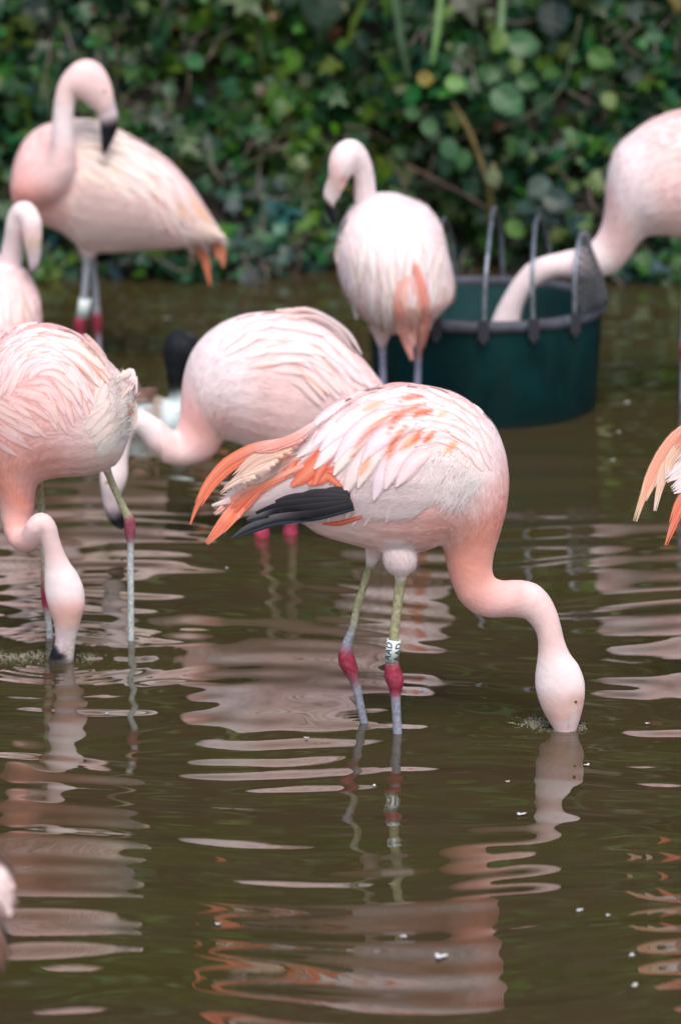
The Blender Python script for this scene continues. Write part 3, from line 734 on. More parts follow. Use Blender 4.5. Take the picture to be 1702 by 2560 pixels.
    a0 = math.atan2(P[0][1] - cy, P[0][0] - cx); a1 = math.atan2(P[-1][1] - cy, P[-1][0] - cx)
    def S(u, v):
        i = min(max(u, 0), .999) * (n - 1); k = int(i); q = P[k] * (1 - (i - k)) + P[min(k + 1, n - 1)] * (i - k)
        a = a0 + (a1 - a0) * u; r = np.array((cx + (R + .012) * math.cos(a), cy + (R + .012) * math.sin(a), zr + .01)); 
        return q * (1 - v) + r * v + np.array((.006, 0, 0)) * math.sin(math.pi * v)
    for k in range(-7, 15):
        for sg in (1, -1):
            L = []
            for v in np.linspace(0, 1, 9):
                u = (k + (v * 5 if sg > 0 else 5 - v * 5)) / 13
                if 0 <= u <= 1: L.append(S(u, v))
            if len(L) > 2: V, F, c = tube_mb(L, [.0024] * len(L), (1, 1, 1), 4, 1); b.add(V, F, c)
    o = b.build('wire_netting', mat('dull_netting', (.07, .075, .09), rough=.5, metal=.3), root); o['kind'] = 'stuff'
build_tub()

# ================================================================== FLAMINGO 1 (front, feeding, body seen from its right side)
def bird_front():
    Y = waterY(1822); B = Bird(Y, .0034)
    root = flamingo('nearest flamingo in focus, bill in water, black wing feathers and a lettered leg ring', 950, 1822)
    B.loft([(556, 1246, 556, 1276, 8, 0, WHT), (604, 1212, 606, 1288, 16, 0, WHT), (650, 1185, 650, 1286, 26, 0, WHT), (692, 1152, 692, 1290, 40, 0, WHT), (740, 1112, 738, 1296, 62, 0, WHT), (822, 1036, 802, 1336, 98, 0, PALE), (903, 982, 888, 1362, 124, 0, PALE),
            (989, 957, 968, 1380, 142, 0, PINK), (1075, 966, 1045, 1378, 150, 0, PINK), (1140, 984, 1080, 1368, 148, 0, PALE), (1192, 1018, 1094, 1362, 140, 0, PALE), (1238, 1068, 1100, 1362, 126, 0, WHT),
            (1264, 1135, 1104, 1364, 108, 0, PALE), (1272, 1205, 1106, 1368, 92, 0, PINK), (1265, 1275, 1108, 1378, 76, 0, SALM), (1249, 1335, 1112, 1396, 64, 0, SALM), (1235, 1382, 1117, 1420, 56, 0, SALM),
            (1230, 1420, 1128, 1456, 51, 0, mix(SALM, PINK, .2)), (1236, 1444, 1146, 1498, 48, 0, mix(SALM, PINK, .45)), (1256, 1452, 1180, 1530, 44, 0, mix(SALM, PINK, .7)), (1284, 1451, 1222, 1543, 43, 0, PINK),
            (1312, 1452, 1268, 1541, 41, 0, PINK), (1345, 1463, 1304, 1543, 39, 0, PALE), (1372, 1490, 1322, 1556, 36, 0, PALE), (1390, 1525, 1336, 1575, 34, 0, PALE), (1401, 1562, 1343, 1598, 34, 0, PALE),
            (1410, 1600, 1344, 1628, 35, 0, PALE), (1424, 1634, 1341, 1656, 40, 0, WHT), (1446, 1664, 1337, 1686, 46, 0, WHT), (1460, 1702, 1337, 1716, 49, 0, WHT), (1461, 1738, 1344, 1746, 47, 0, PALE),
            (1456, 1770, 1355, 1775, 42, 0, PINK), (1449, 1797, 1369, 1800, 34, 0, PINK), (1440, 1824, 1384, 1826, 26, 0, BILL), (1430, 1860, 1395, 1862, 20, 0, BLK, 1)])
    B.ball(1000, 1395, 44, 46, 40, -.03, WHT); B.loft([(905, 1340, 985, 1345, 40, .04, PALE), (912, 1372, 962, 1380, 26, .04, PALE), (914, 1396, 944, 1404, 15, .04, WHT), (914, 1420, 936, 1424, 10, .04, LEGO, 1)])
    dk = (.12, .13, .2)
    B.leg([(928, 1380, 11, LEGO), (922, 1420, 11.5, LEGO), (907, 1470, 11.5, LEGO), (893, 1518, 11.5, LEGO), (882, 1570, 12, mix(LEGO, LEGB, .5)), (870, 1602, 14, LEGB), (864, 1632, 21, KNEE), (868, 1655, 24, KNEE), (878, 1678, 20, KNEE), (886, 1702, 14, mix(KNEE, LEGB, .4)), (893, 1725, 12.5, LEGB), (903, 1775, 12, LEGB), (912, 1815, 12, LEGB), (918, 1850, 12, LEGB), (930, 1930, 11, LEGB)], .045)
    B.leg([(1003, 1430, 17, LEGO), (998, 1470, 14.5, LEGO), (991, 1530, 14, LEGO), (985, 1590, 14.5, LEGO), (981, 1640, 16, mix(LEGO, LEGB, .5)), (980, 1662, 20, KNEE), (983, 1688, 25, KNEE), (988, 1706, 24, KNEE), (988, 1728, 17, KNEE), (989, 1750, 14, LEGB), (991, 1790, 13, LEGB), (993, 1830, 13, LEGB), (995, 1880, 13, LEGB), (998, 1960, 12, LEGB)], -.03)
    paint = [(1438, 1753, 22, 20, (.58, .30, .28), .7), (1436, 1754, 8, 8, (.62, .48, .38), .8), (1452, 1752, 7, 14, (.55, .22, .22), .6), (1420, 1806, 2.5, 13, (.08, .06, .07), .9), (1434, 1785, 12, 16, (.74, .70, .78), .9), (1418, 1806, 26, 10, (.66, .64, .72), .8), (1446, 1775, 6, 22, (.60, .38, .38), .6),
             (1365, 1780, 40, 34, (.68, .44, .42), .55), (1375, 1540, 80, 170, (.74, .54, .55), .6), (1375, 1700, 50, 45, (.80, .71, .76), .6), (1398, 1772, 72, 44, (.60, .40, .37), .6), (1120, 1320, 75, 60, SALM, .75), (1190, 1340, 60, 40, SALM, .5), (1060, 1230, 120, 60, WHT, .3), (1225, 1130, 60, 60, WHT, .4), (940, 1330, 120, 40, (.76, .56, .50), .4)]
    B.finish(root, paint)
    B.eye(1438, 1753, 5.5, (.35, .25, .08))
    far = MB()
    outline = [(1262, 1120), (1238, 1068), (1192, 1016), (1130, 981), (1060, 962), (989, 955), (919, 967), (856, 998), (793, 1047), (737, 1103), (640, 1135), (560, 1200)]
    df = along_outline(outline, 210, .62)
    # tail: white under tail coverts, orange plumes
    wp = plume_colours(CRM, WHT)
    for (a, b, c, wd) in (((720, 1190), (640, 1212), (552, 1208), 20), ((720, 1205), (630, 1232), (530, 1264), 20), ((730, 1215), (640, 1250), (540, 1284), 16)):
        B.feather([a, ((a[0] + b[0]) / 2, (a[1] + b[1]) / 2 - 3), b, c], (wd * .6, wd, wd * .8, wd * .2), wp, lift=(.0, .004), Y0=Y - .03, name='tail_feather', camber=.06, nt_=12)
    for (path, ws, c1, c2, nm) in (
        ([(745, 1098), (690, 1112), (632, 1128), (572, 1162), (528, 1208), (496, 1262), (477, 1312)], (8, 13, 17, 17, 13, 9, 2), PALE, ORG, 'orange'),
        ([(760, 1120), (690, 1140), (640, 1160), (590, 1200), (550, 1232)], (10, 20, 22, 15, 4), PEACH, (.78, .50, .42), 'p'),
        ([(750, 1140), (700, 1160), (650, 1185), (600, 1200), (562, 1222)], (10, 18, 20, 14, 4), (.74, .36, .28), (.76, .55, .48), 'p'),
        ([(760, 1165), (700, 1192), (645, 1222), (602, 1262), (560, 1310), (517, 1360)], (9, 12, 15, 17, 14, 3), (.76, .36, .28), ORG, 'orange'),
        ([(700, 1200), (655, 1222), (620, 1258), (590, 1295), (560, 1330)], (6, 9, 10, 9, 3), ORG, ORG, 'orange'),
        ([(735, 1180), (680, 1200), (620, 1225), (570, 1255), (535, 1285)], (6, 8, 9, 7, 2), RED, (.8, .35, .25), 'orange'),
        ([(790, 1060), (745, 1095), (690, 1118), (640, 1130)], (8, 15, 14, 3), PALE, mix(ORG, PALE, .4), 'p')):
        B.plume(path, ws, plume_colours(c1, c2), lift=(.004, .010), Y0=Y - .045)
    # red under coverts
    for (path, ws) in (([(740, 1100), (714, 1145), (692, 1195)], (16, 24, 5)), ([(815, 1120), (775, 1175), (728, 1215)], (14, 30, 6)), ([(835, 1125), (805, 1165), (785, 1212)], (9, 16, 8)), ([(840, 1170), (805, 1195), (770, 1210)], (10, 18, 8)), ([(745, 1125), (728, 1160), (705, 1200)], (10, 14, 6)), ([(790, 1185), (822, 1192), (855, 1220)], (10, 12, 6))):
        B.feather(path, ws, plume_colours(RED, (.74, .16, .10)), name='under_covert', lift=(.0055, .007), mirror=far, camber=.03)
    # black flight feathers
    def blk(side):
        def g(u, t): return (.06, .10, .17) if abs(u - side) < .11 else mix(mix(BLK, (.03, .027, .036), sstep(-1, 1, u * .8)), (.05, .05, .06), sstep(.8, 1, abs(u)) * .6)
        return g
    prim = [([(875, 1232), (842, 1234), (822, 1236), (806, 1238)], (14, 18, 17, 11)), ([(870, 1240), (812, 1240), (778, 1242), (752, 1246)], (14, 19, 18, 12)), ([(872, 1248), (780, 1250), (728, 1254), (690, 1262)], (12, 20, 19, 12)),
            ([(876, 1254), (780, 1262), (700, 1272), (640, 1284)], (12, 18, 18, 5)), ([(880, 1260), (780, 1274), (690, 1286), (617, 1300)], (12, 16, 16, 4)), ([(884, 1266), (790, 1288), (690, 1300), (620, 1324), (579, 1346)], (11, 14, 15, 12, 2))]
    for i, (p, ws) in enumerate(prim): B.feather(p, ws, blk(.0 if i < 3 else -.55), name='flight_feather', m=M_BLK, lift=(.006 + .0028 * i, .013 + .0035 * i), camber=.16, Y0=Y - .05, mirror=far, nt_=12, nu=11)
    B.feather([(905, 1292), (850, 1308), (805, 1310)], (5, 7, 2), plume_colours(RED, RED), name='under_covert', lift=(.004, .004))
    # warm streaks where the photograph shows them
    B.tint = streaks([((985, 1030), (918, 1080), (880, 1140), 7 * 1.25, (.80, .22, .12), 1), ((1060, 1010), (1000, 1035), (966, 1088), 8 * 1.25, (.80, .17, .09), 1), ((1080, 1028), (1050, 1030), (1030, 1046), 8 * 1.25, (.80, .17, .09), 1), ((1015, 1065), (985, 1105), (967, 1152), 8 * 1.25, (.80, .22, .12), 1), ((1050, 1080), (1040, 1095), (1028, 1110), 9 * 1.25, (.80, .17, .09), 1), ((1085, 1080), (1070, 1095), (1058, 1106), 7 * 1.25, (.80, .17, .09), 1),
                               ((1060, 990), (1030, 992), (995, 1003), 6 * 1.25, (.80, .17, .09), 1), ((955, 1005), (930, 1015), (905, 1028), 8 * 1.2, (.82, .38, .22), .9), ((925, 1140), (912, 1165), (898, 1190), 8 * 1.2, (.82, .38, .22), .9), ((1120, 1030), (1105, 1034), (1095, 1040), 6 * 1.2, (.82, .38, .22), .9), ((1030, 1090), (1018, 1108), (1005, 1125), 9 * 1.2, (.82, .38, .22), .9), ((1140, 1105), (1125, 1120), (1110, 1140), 9 * 1.2, (.82, .38, .22), .9)])
    # long scapulars: draped rows from the back, tail end first
    cw = covert_colours(WHT, (.80, .34, .22), .12, rootc=PALE)
    long_ = [((880, 1000), 150, 20), ((850, 1040), 150, 22), ((905, 1010), 170, 24), ((895, 1050), 165, 26), ((945, 1010), 190, 26), ((935, 1060), 165, 26), ((930, 1110), 150, 25), ((985, 1030), 200, 27), ((985, 1085), 165, 27), ((1035, 1060), 170, 27), ((1035, 1120), 130, 26), ((1075, 1130), 125, 25), ((990, 1130), 135, 25), ((830, 1050), 125, 18), ((800, 1075), 95, 15)]
    for q, L, W in long_:
        p = np.array(q, float); path = [tuple(p)]
        for _ in range(5):
            d = df(p); p = p + np.array(d) * L / 5; path.append(tuple(p))
        B.feather(path, (W * .5, W * .9, W, W * .95, W * .6, W * .12), cw(q), name='scapular_feather', lift=(.003, .0085), mirror=far, soft=.6, nu=7, nt_=12, camber=.10)
    ytop = lambda x: np.interp(x, [640, 737, 793, 856, 919, 989, 1060, 1130, 1193, 1242, 1270], [1160, 1103, 1047, 998, 967, 955, 962, 981, 1016, 1068, 1138])
    def cc(q):
        base = WHT if q[0] < 1120 else PALE; return covert_colours(base, (.80, .30, .19) if q[0] > 900 else PEACH, .16 if 930 < q[0] < 1200 and q[1] > ytop(q[0]) + 25 else .06, rootc=mix(base, PINK, .3))(q)
    size = lambda q: 1.15 if q[0] < 940 else np.interp(q[0], [940, 1050, 1220], [1.1, .85, .5])
    B.coverts([(800, 1050), (860, 1000), (930, 970), (1000, 960), (1060, 968), (1060, 1185), (930, 1185), (880, 1130), (850, 1090)], df, 36, 21, 140, 17, cc, lift=(.001, .0032), step_scale=size, mirror=far)
    B.coverts([(1040, 966), (1130, 985), (1190, 1020), (1238, 1070), (1255, 1130), (1235, 1180), (1150, 1170), (1040, 1195)], df, 30, 16, 115, 17, cc, lift=(.0008, .0026), step_scale=size, mirror=far)
    o = far.build('plumage', M_FEA, root); o['kind'] = 'stuff'
    o['label'] = 'feathers of the far flank'
    # soft down
    def reg(px, py, n):
        if px > 1095 and py > 1380: return .38 if py < 1640 else .22
        if ytop(px) + 30 < py < ytop(px) + 170 and px < 1235 and n[1] < 0: return 0
        return 1
    B.down(26000, .021, .0009, region=reg, lift=.0004, spread=.16)
    B.fluff([(870, 1215), (960, 1185), (1060, 1195), (1110, 1240), (1040, 1290), (930, 1290), (885, 1260)], 4600, 44, 1.3, const_dir(-1, .32), WHT, lift=.003, spread=.16)
    B.fluff([(600, 1215), (700, 1195), (800, 1200), (850, 1225), (770, 1232), (690, 1285), (600, 1285), (560, 1270)], 3200, 34, 1.4, const_dir(-1, .1), WHT, lift=.003, spread=.3)
    B.fluff([(1060, 1110), (1150, 1120), (1210, 1200), (1150, 1260), (1050, 1210)], 700, 56, 2, const_dir(-.45, .9), (.9, .80, .83), lift=.0035, spread=.2)
    B.fluff([(970, 1360), (1035, 1360), (1040, 1410), (1000, 1432), (965, 1405)], 900, 24, 1.6, const_dir(0, 1), WHT, lift=.003, spread=.3)
    ring_on_leg(root, Y, (985, 1598), (978, 1652), 19, 'AAD', dY=-.03)
bird_front()

# ================================================================== FLAMINGO 2 (left, feeding)
def bird_left():
    Y = waterY(1622); B = Bird(Y, .0038)
    root = flamingo('flamingo feeding at the left edge, neck looped, black bill tip in foamy water', 200, 1622)
    n2 = mix(SALM, PINK, .5)
    B.loft([(338, 958, 334, 1030, 22, .05, WHT), (306, 938, 322, 1098, 60, .03, WHT), (262, 893, 290, 1160, 98, .01, PALE), (200, 836, 228, 1186, 122, 0, PALE), (120, 808, 152, 1192, 140, 0, PINK), (40, 822, 112, 1200, 140, 0, PINK), (-18, 862, 98, 1208, 132, 0, PINK), (-52, 940, 92, 1222, 118, 0, PINK),
            (-58, 1030, 90, 1236, 100, 0, mix(PINK, SALM, .5)), (-42, 1120, 88, 1250, 84, 0, SALM), (-18, 1200, 87, 1266, 66, -.005, SALM), (-2, 1262, 82, 1290, 50, -.01, n2), (6, 1305, 76, 1308, 40, -.02, n2)])
    B.tube([(40, 1290, 38, -.015, n2), (42, 1325, 33, -.03, n2), (55, 1350, 31, -.05, mix(SALM, PINK, .7)), (78, 1345, 30, -.075, PINK), (92, 1318, 29, -.095, PALE), (105, 1306, 27, -.10, PALE), (120, 1322, 25, -.10, PALE), (129, 1360, 24.5, -.095, PALE), (138, 1392, 27, -.09, PALE)])
    B.loft([(142, 1322, 108, 1350, 24, -.10, PALE), (158, 1370, 111, 1388, 25, -.095, PALE), (175, 1406, 112, 1424, 32, -.09, WHT), (196, 1436, 112, 1456, 38, -.09, WHT), (211, 1475, 114, 1486, 41, -.09, WHT), (213, 1514, 122, 1518, 39, -.09, PINK), (204, 1548, 133, 1550, 33, -.09, (.66, .42, .38)), (196, 1578, 138, 1580, 26, -.09, BILL), (190, 1604, 138, 1606, 22, -.09, BILL, .6), (187, 1630, 128, 1628, 20, -.09, mix(BILL, BLK, .3), 1), (186, 1660, 120, 1656, 18, -.09, BLK, 1), (180, 1690, 130, 1690, 12, -.09, BLK, 1)], zone=1)
    Yl = waterY(1602) - Y
    B.leg([(262, 1160, 16, WHT), (272, 1185, 11, LEGO), (283, 1213, 10.5, LEGO), (300, 1250, 10.5, LEGO), (315, 1282, 12, LEGO), (323, 1298, 16, mix(KNEE, LEGB, .15)), (325, 1322, 16.5, mix(KNEE, LEGB, .15)), (326, 1345, 13.5, mix(KNEE, LEGB, .3)), (327, 1362, 10, (.42, .46, .5)), (327, 1420, 10, (.50, .55, .58)), (328, 1500, 9.5, (.50, .55, .58)), (328, 1600, 9.5, (.50, .55, .58)), (330, 1720, 9.5, LEGB)], Yl)
    B.leg([(96, 1180, 14, WHT), (100, 1215, 11, LEGO), (106, 1280, 11, LEGO), (112, 1400, 11, LEGO), (116, 1480, 15, KNEE), (118, 1510, 14, KNEE), (121, 1545, 10, (.42, .46, .5)), (126, 1600, 10, (.42, .46, .5)), (128, 1720, 10, LEGB)], Yl + .02)
    paint = [(130, 1606, 10, 24, (.64, .56, .62), .6), (132, 1630, 17, 20, BLK, 1.0), (142, 1642, 26, 12, BLK, 1.0), (178, 1618, 12, 36, (.70, .58, .58), .9), (165, 1535, 50, 30, (.62, .38, .33), .6), (130, 1350, 50, 80, (.76, .58, .60), .5), (237, 992, 15, 11, (.62, .05, .03), 1), (228, 975, 8, 16, (.70, .12, .06), .9), (70, 1160, 120, 60, SALM, .7), (170, 1090, 90, 60, WHT, .3), (290, 1050, 60, 100, (.90, .80, .77), .9), (250, 1150, 60, 40, (.78, .62, .52), .4)]
    B.finish(root, paint)
    far = MB(); df = along_outline([(-60, 960), (-20, 865), (40, 822), (120, 808), (200, 833), (263, 895), (300, 960), (320, 1040)], 160, .1)
    # flow on this bird fans from the neck up over the back and round to the tail
    def flow(p):
        a = df(p); k = sstep(0, 200, 1000 - p[1] + 40); d = np.array(a) * (.4 + .6 * k) + np.array((.4, .75)) * (1 - k) ; return tuple(d / np.linalg.norm(d))
    def cc(q): return covert_colours(mix(WHT, PINK, random.uniform(0, .5)), (.80, .30, .18), .45 if q[1] < 930 else .18, rootc=PALE)(q)
    for (path, ws, c1, c2) in (([(290, 950), (318, 935), (330, 928), (338, 950)], (10, 12, 9, 4), CRM, WHT), ([(300, 990), (325, 960), (336, 945), (341, 985)], (12, 14, 10, 4), CRM, WHT), ([(280, 980), (305, 960), (315, 940), (308, 925)], (10, 13, 8, 3), WHT, WHT), ([(318, 1000), (334, 1010), (338, 1045), (330, 1070)], (8, 12, 9, 3), WHT, CRM), ([(320, 1010), (327, 1020), (325, 1040)], (4, 5, 3), ORG, ORG)):
        B.feather(path, ws, plume_colours(c1, c2), name='tail_feather', lift=(.004, .008), mirror=None, soft=.4)
    for q, L, W in (((150, 850), 130, 15), ((175, 850), 120, 15), ((195, 860), 120, 14), ((210, 880), 105, 13), ((160, 880), 105, 14), ((185, 890), 100, 14)):
        p = np.array(q, float); path = [q]
        for _ in range(4):
            d = df(p); p = p + np.array(d) * L / 4; path.append(tuple(p))
        B.feather(path, (W * .5, W, W, W * .8, W * .15), covert_colours((.84, .62, .55), (.8, .34, .22), .5, rootc=PALE)(q), name='scapular_feather', soft=.6, lift=(.002, .006), mirror=far)
    B.coverts([(-50, 900), (0, 850), (60, 822), (140, 815), (210, 850), (262, 905), (280, 960), (215, 960), (140, 930), (60, 960), (-40, 1060)], df, 30, 15, 90, 12, cc, lift=(.0004, .002), mirror=far)
    B.coverts([(-40, 1000), (60, 950), (140, 935), (200, 970), (140, 1010), (40, 1060), (-40, 1120)], flow, 34, 18, 84, 11, covert_colours(PALE, (.78, .36, .26), .22, rootc=PINK), lift=(.0003, .0012), mirror=far)
    o = far.build('plumage', M_FEA, root); o['kind'] = 'stuff'
    B.down(16000, .020, .0011, region=lambda px, py, n: .4 if py > 1270 else 1, lift=.0004, spread=.16)
    B.coverts([(228, 1010), (262, 985), (290, 1000), (285, 1070), (250, 1130), (200, 1100)], lambda q: (.35, -.94) if q[1] < 1020 else (.75, -.66), 26, 18, 70, 14, covert_colours(CRM, WHT, .1, rootc=CRM), lift=(.001, .004))
    B.fluff([(250, 1000), (285, 950), (325, 1000), (315, 1090), (250, 1150), (205, 1060)], 600, 46, 2.2, lambda q: (.35, -.94) if q[1] < 1030 else (.75, -.66), (.92, .86, .84), lift=.001, spread=.2)
bird_left()

# ================================================================== FLAMINGO 3 (middle, head down at the left)
def bird_middle():
    Y = waterY(1348); B = Bird(Y, .0045)
    root = flamingo('pale flamingo bent low behind the nearest one, its neck arching down to the left', 690, 1348)
    B.loft([(1010, 1040, 1008, 1070, 15, 0, PALE), (960, 965, 950, 1100, 60, 0, PALE), (905, 895, 880, 1135, 96, 0, PALE), (835, 825, 800, 1150, 120, 0, PALE), (740, 784, 720, 1148, 132, 0, PALE), (660, 780, 650, 1128, 134, 0, PALE), (598, 790, 600, 1108, 128, 0, WHT), (545, 813, 572, 1100, 118, 0, WHT),
            (500, 850, 562, 1098, 104, 0, WHT), (473, 892, 560, 1098, 92, 0, WHT), (459, 938, 558, 1102, 78, 0, PALE), (453, 985, 556, 1108, 66, -.005, PINK), (450, 1030, 548, 1122, 54, -.01, PINK), (445, 1062, 528, 1142, 48, -.015, mix(PINK, PALE, .4)), (434, 1078, 492, 1158, 44, -.02, PALE), (418, 1066, 448, 1164, 42, -.03, PALE), (403, 1047, 408, 1156, 40, -.04, PALE)])
    B.tube([(430, 1118, 42, -.03, PALE), (402, 1100, 39, -.04, PALE), (376, 1072, 34, -.045, WHT), (350, 1052, 31, -.05, WHT), (326, 1056, 30, -.05, WHT), (308, 1082, 28, -.05, WHT), (299, 1115, 28, -.05, WHT), (292, 1150, 31, -.05, WHT), (286, 1182, 37, -.05, WHT), (282, 1208, 34, -.05, WHT), (279, 1232, 27, -.05, BILL), (278, 1256, 22, -.05, BILL, .7), (282, 1276, 21, -.05, mix(BILL, BLK, .6), 1), (292, 1296, 20, -.05, BLK, 1), (303, 1314, 13, -.05, BLK, 1), (308, 1324, 5, -.05, BLK, 1)], ratio=.9)
    for (x0, x1, dy) in ((655, 690, 0.02), (726, 735, .06)):
        B.leg([(x1, 1120, 18, PALE), (x1 - 6, 1180, 13, LEGO), ((x0 + x1) / 2, 1250, 12, LEGO), (x0 + 4, 1305, 15, KNEE), (x0, 1328, 22, (.46, .06, .12)), (x0 - 1, 1350, 19, (.46, .06, .12)), (x0 - 1, 1385, 12, LEGB), (x0, 1440, 11, LEGB), (x0, 1500, 11, LEGB)], dy)
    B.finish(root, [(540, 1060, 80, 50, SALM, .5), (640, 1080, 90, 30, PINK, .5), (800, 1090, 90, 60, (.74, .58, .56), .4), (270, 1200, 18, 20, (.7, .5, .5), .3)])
    B.eye(268, 1205, 5)
    far = MB(); outline = [(470, 900), (503, 845), (545, 812), (599, 789), (661, 779), (740, 783), (822, 815), (880, 870), (943, 949), (1010, 1050)]; df = along_outline(outline, 200, -.05)
    # wing: feathers swept back and slightly down, the longest lifted off the back
    for (path, ws, c) in (([(700, 782), (765, 775), (822, 800), (872, 838), (904, 886)], (6, 9, 11, 9, 2), (.62, .52, .58)), ([(720, 790), (790, 795), (845, 830), (890, 880)], (6, 9, 10, 3), (.55, .47, .50)), ([(690, 778), (740, 776), (790, 790), (830, 812)], (5, 7, 8, 2), (.70, .58, .62))):
        B.feather(path, ws, plume_colours(PALE, c), name='scapular_feather', lift=(.006, .012), camber=.3)
    def cc(q): return covert_colours(mix(WHT, PALE, random.random() * .6), (.80, .42, .26), .42 if q[0] > 640 else .15, rootc=PALE)(q)
    B.coverts([(640, 800), (720, 790), (800, 815), (870, 880), (940, 960), (900, 960), (800, 965), (720, 960), (640, 900)], df, 52, 24, 118, 13, cc, lift=(.002, .007), mirror=far)
    B.coverts([(520, 850), (580, 805), (660, 790), (680, 850), (690, 940), (600, 920), (540, 890)], df, 44, 26, 70, 13, cc, lift=(.001, .005), mirror=far)
    o = far.build('plumage', M_FEA, root); o['kind'] = 'stuff'
    B.down(7000, .026, .002, region=lambda px, py, n: .4 if px < 470 else 1, lift=.0004, spread=.16)
bird_middle()

# ================================================================== FLAMINGO 4 (standing, upper left)
def bird_standing():
    Y = waterY(905); B = Bird(Y, .005)
    root = flamingo('tall flamingo standing at upper left, neck in an S, black bill tip pointing down', 230, 905)
    B.loft([(560, 590, 552, 606, 10, 0, WHT), (520, 528, 512, 610, 34, 0, PALE), (482, 468, 470, 618, 58, 0, PALE), (430, 408, 424, 622, 82, 0, PALE), (370, 364, 362, 624, 100, 0, PALE), (300, 325, 300, 630, 112, 0, CRM), (240, 300, 240, 632, 112, 0, CRM), (190, 296, 205, 622, 108, 0, CRM),
            (140, 302, 175, 596, 100, 0, PALE), (92, 322, 150, 578, 90, -.005, PALE), (60, 352, 128, 570, 80, -.01, PALE), (38, 398, 108, 560, 70, -.015, PINK), (28, 450, 84, 540, 60, -.02, PINK), (28, 490, 60, 520, 44, -.025, SALM)])
    B.tube([(70, 480, 48, -.05, SALM), (96, 472, 52, -.075, mix(SALM, PINK, .6)), (128, 452, 50, -.10, PINK), (150, 418, 42, -.12, PALE), (158, 375, 34, -.13, PALE), (158, 330, 29, -.135, WHT), (159, 290, 27, -.135, WHT), (163, 250, 27, -.135, WHT), (172, 218, 28, -.135, PALE)])
    B.loft([(136, 250, 190, 256, 26, -.135, PALE), (145, 212, 192, 238, 27, -.135, PALE), (163, 180, 196, 243, 31, -.135, PALE), (192, 154, 202, 250, 36, -.135, PALE), (226, 148, 212, 256, 38, -.135, PALE), (256, 166, 222, 264, 36, -.135, PALE), (276, 202, 233, 272, 31, -.135, PALE), (285, 238, 243, 281, 26, -.135, PALE),
            (289, 262, 246, 288, 21, -.135, BILL), (295, 282, 248, 298, 19, -.135, BILL), (297, 297, 249, 305, 18, -.135, mix(BILL, BLK, .7), 1), (297, 310, 250, 318, 18, -.135, BLK, 1), (292, 332, 252, 338, 16, -.135, BLK, 1), (281, 356, 253, 360, 13, -.135, BLK, 1), (269, 376, 255, 378, 9, -.135, BLK, 1), (262, 388, 257, 388, 4, -.135, BLK, 1)], zone=1)
    B.loft([(182, 580, 330, 590, 60, 0, PINK), (190, 612, 262, 616, 40, 0, PALE), (205, 640, 240, 642, 20, 0, PALE), (210, 656, 232, 656, 11, 0, LEGB, 1)], sub=3)
    lb = (.32, .34, .40)
    B.leg([(220, 640, 12, lb), (217, 670, 11, lb), (213, 720, 11, lb), (207, 770, 12, lb), (203, 796, 17, KNEE), (200, 812, 18, KNEE), (202, 834, 12, KNEE), (206, 850, 9, LEGB), (214, 920, 9, LEGB), (218, 1000, 9, LEGB)], -.02)
    B.leg([(232, 640, 11, lb), (236, 690, 10, lb), (240, 740, 10.5, lb), (241, 770, 12, lb), (242, 790, 15, KNEE), (242, 806, 16, KNEE), (243, 826, 12, KNEE), (246, 850, 9.5, LEGB), (249, 905, 9, LEGB), (252, 1000, 9, LEGB)], .04)
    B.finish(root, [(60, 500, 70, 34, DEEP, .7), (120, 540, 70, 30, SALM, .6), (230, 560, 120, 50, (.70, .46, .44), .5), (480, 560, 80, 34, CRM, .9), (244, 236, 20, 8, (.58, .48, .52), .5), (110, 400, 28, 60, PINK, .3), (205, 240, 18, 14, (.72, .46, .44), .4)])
    B.eye(262, 228, 4.5)
    far = MB(); outline = [(60, 352), (119, 302), (190, 294), (253, 300), (297, 318), (356, 349), (415, 389), (455, 436), (482, 488), (514, 535), (554, 590)]; df = along_outline(outline, 230, .12)
    def cc(q): return covert_colours(mix(WHT, CRM, random.random()), random.choice(((.78, .42, .30), (.76, .50, .36), SALM)), .4, rootc=PALE)(q)
    for (path, ws) in (([(470, 470), (505, 530), (540, 580)], (8, 10, 4)), ([(455, 460), (490, 530), (515, 570)], (9, 12, 5)), ([(430, 480), (440, 520), (470, 545)], (9, 14, 5))):
        B.feather(path, ws, plume_colours(PALE, PEACH), name='scapular_feather', lift=(.002, .005), soft=.7)
    B.coverts([(290, 330), (350, 350), (415, 395), (460, 450), (500, 530), (450, 545), (380, 540), (330, 470), (280, 400)], df, 46, 20, 110, 12, cc, lift=(.002, .007), mirror=far)
    B.coverts([(185, 310), (290, 315), (290, 400), (340, 480), (300, 500), (200, 450)], df, 44, 24, 80, 13, covert_colours(CRM, PEACH, .3, rootc=CRM), lift=(.001, .005), mirror=far)
    for (path, ws) in (([(500, 600), (512, 640), (520, 680), (527, 716)], (8, 10, 9, 2)), ([(530, 596), (540, 620), (546, 650)], (7, 8, 2)), ([(545, 588), (555, 625), (558, 668)], (7, 8, 2)), ([(490, 605), (500, 630), (508, 655)], (7, 8, 3))):
        B.plume(path, ws, plume_colours((.74, .34, .22), (.70, .20, .10)), lift=(-.02, -.012), Y0=Y, n=4)
    for (a, b) in (((470, 560), (545, 585)), ((450, 580), (535, 600)), ((480, 545), (560, 592))):
        B.feather([a, ((a[0] + b[0]) / 2, (a[1] + b[1]) / 2 + 4), b], (12, 16, 6), plume_colours(WHT, CRM), name='tail_feather', lift=(.004, .006))
    o = far.build('plumage', M_FEA, root); o['kind'] = 'stuff'
    B.down(6000, .030, .0024, lift=.001, spread=.2)
    B.fluff([(190, 450), (330, 500), (400, 560), (330, 610), (220, 600), (180, 540)], 1500, 52, 3, const_dir(1, .18), mix(PALE, CRM, .4), lift=.005, spread=.15)
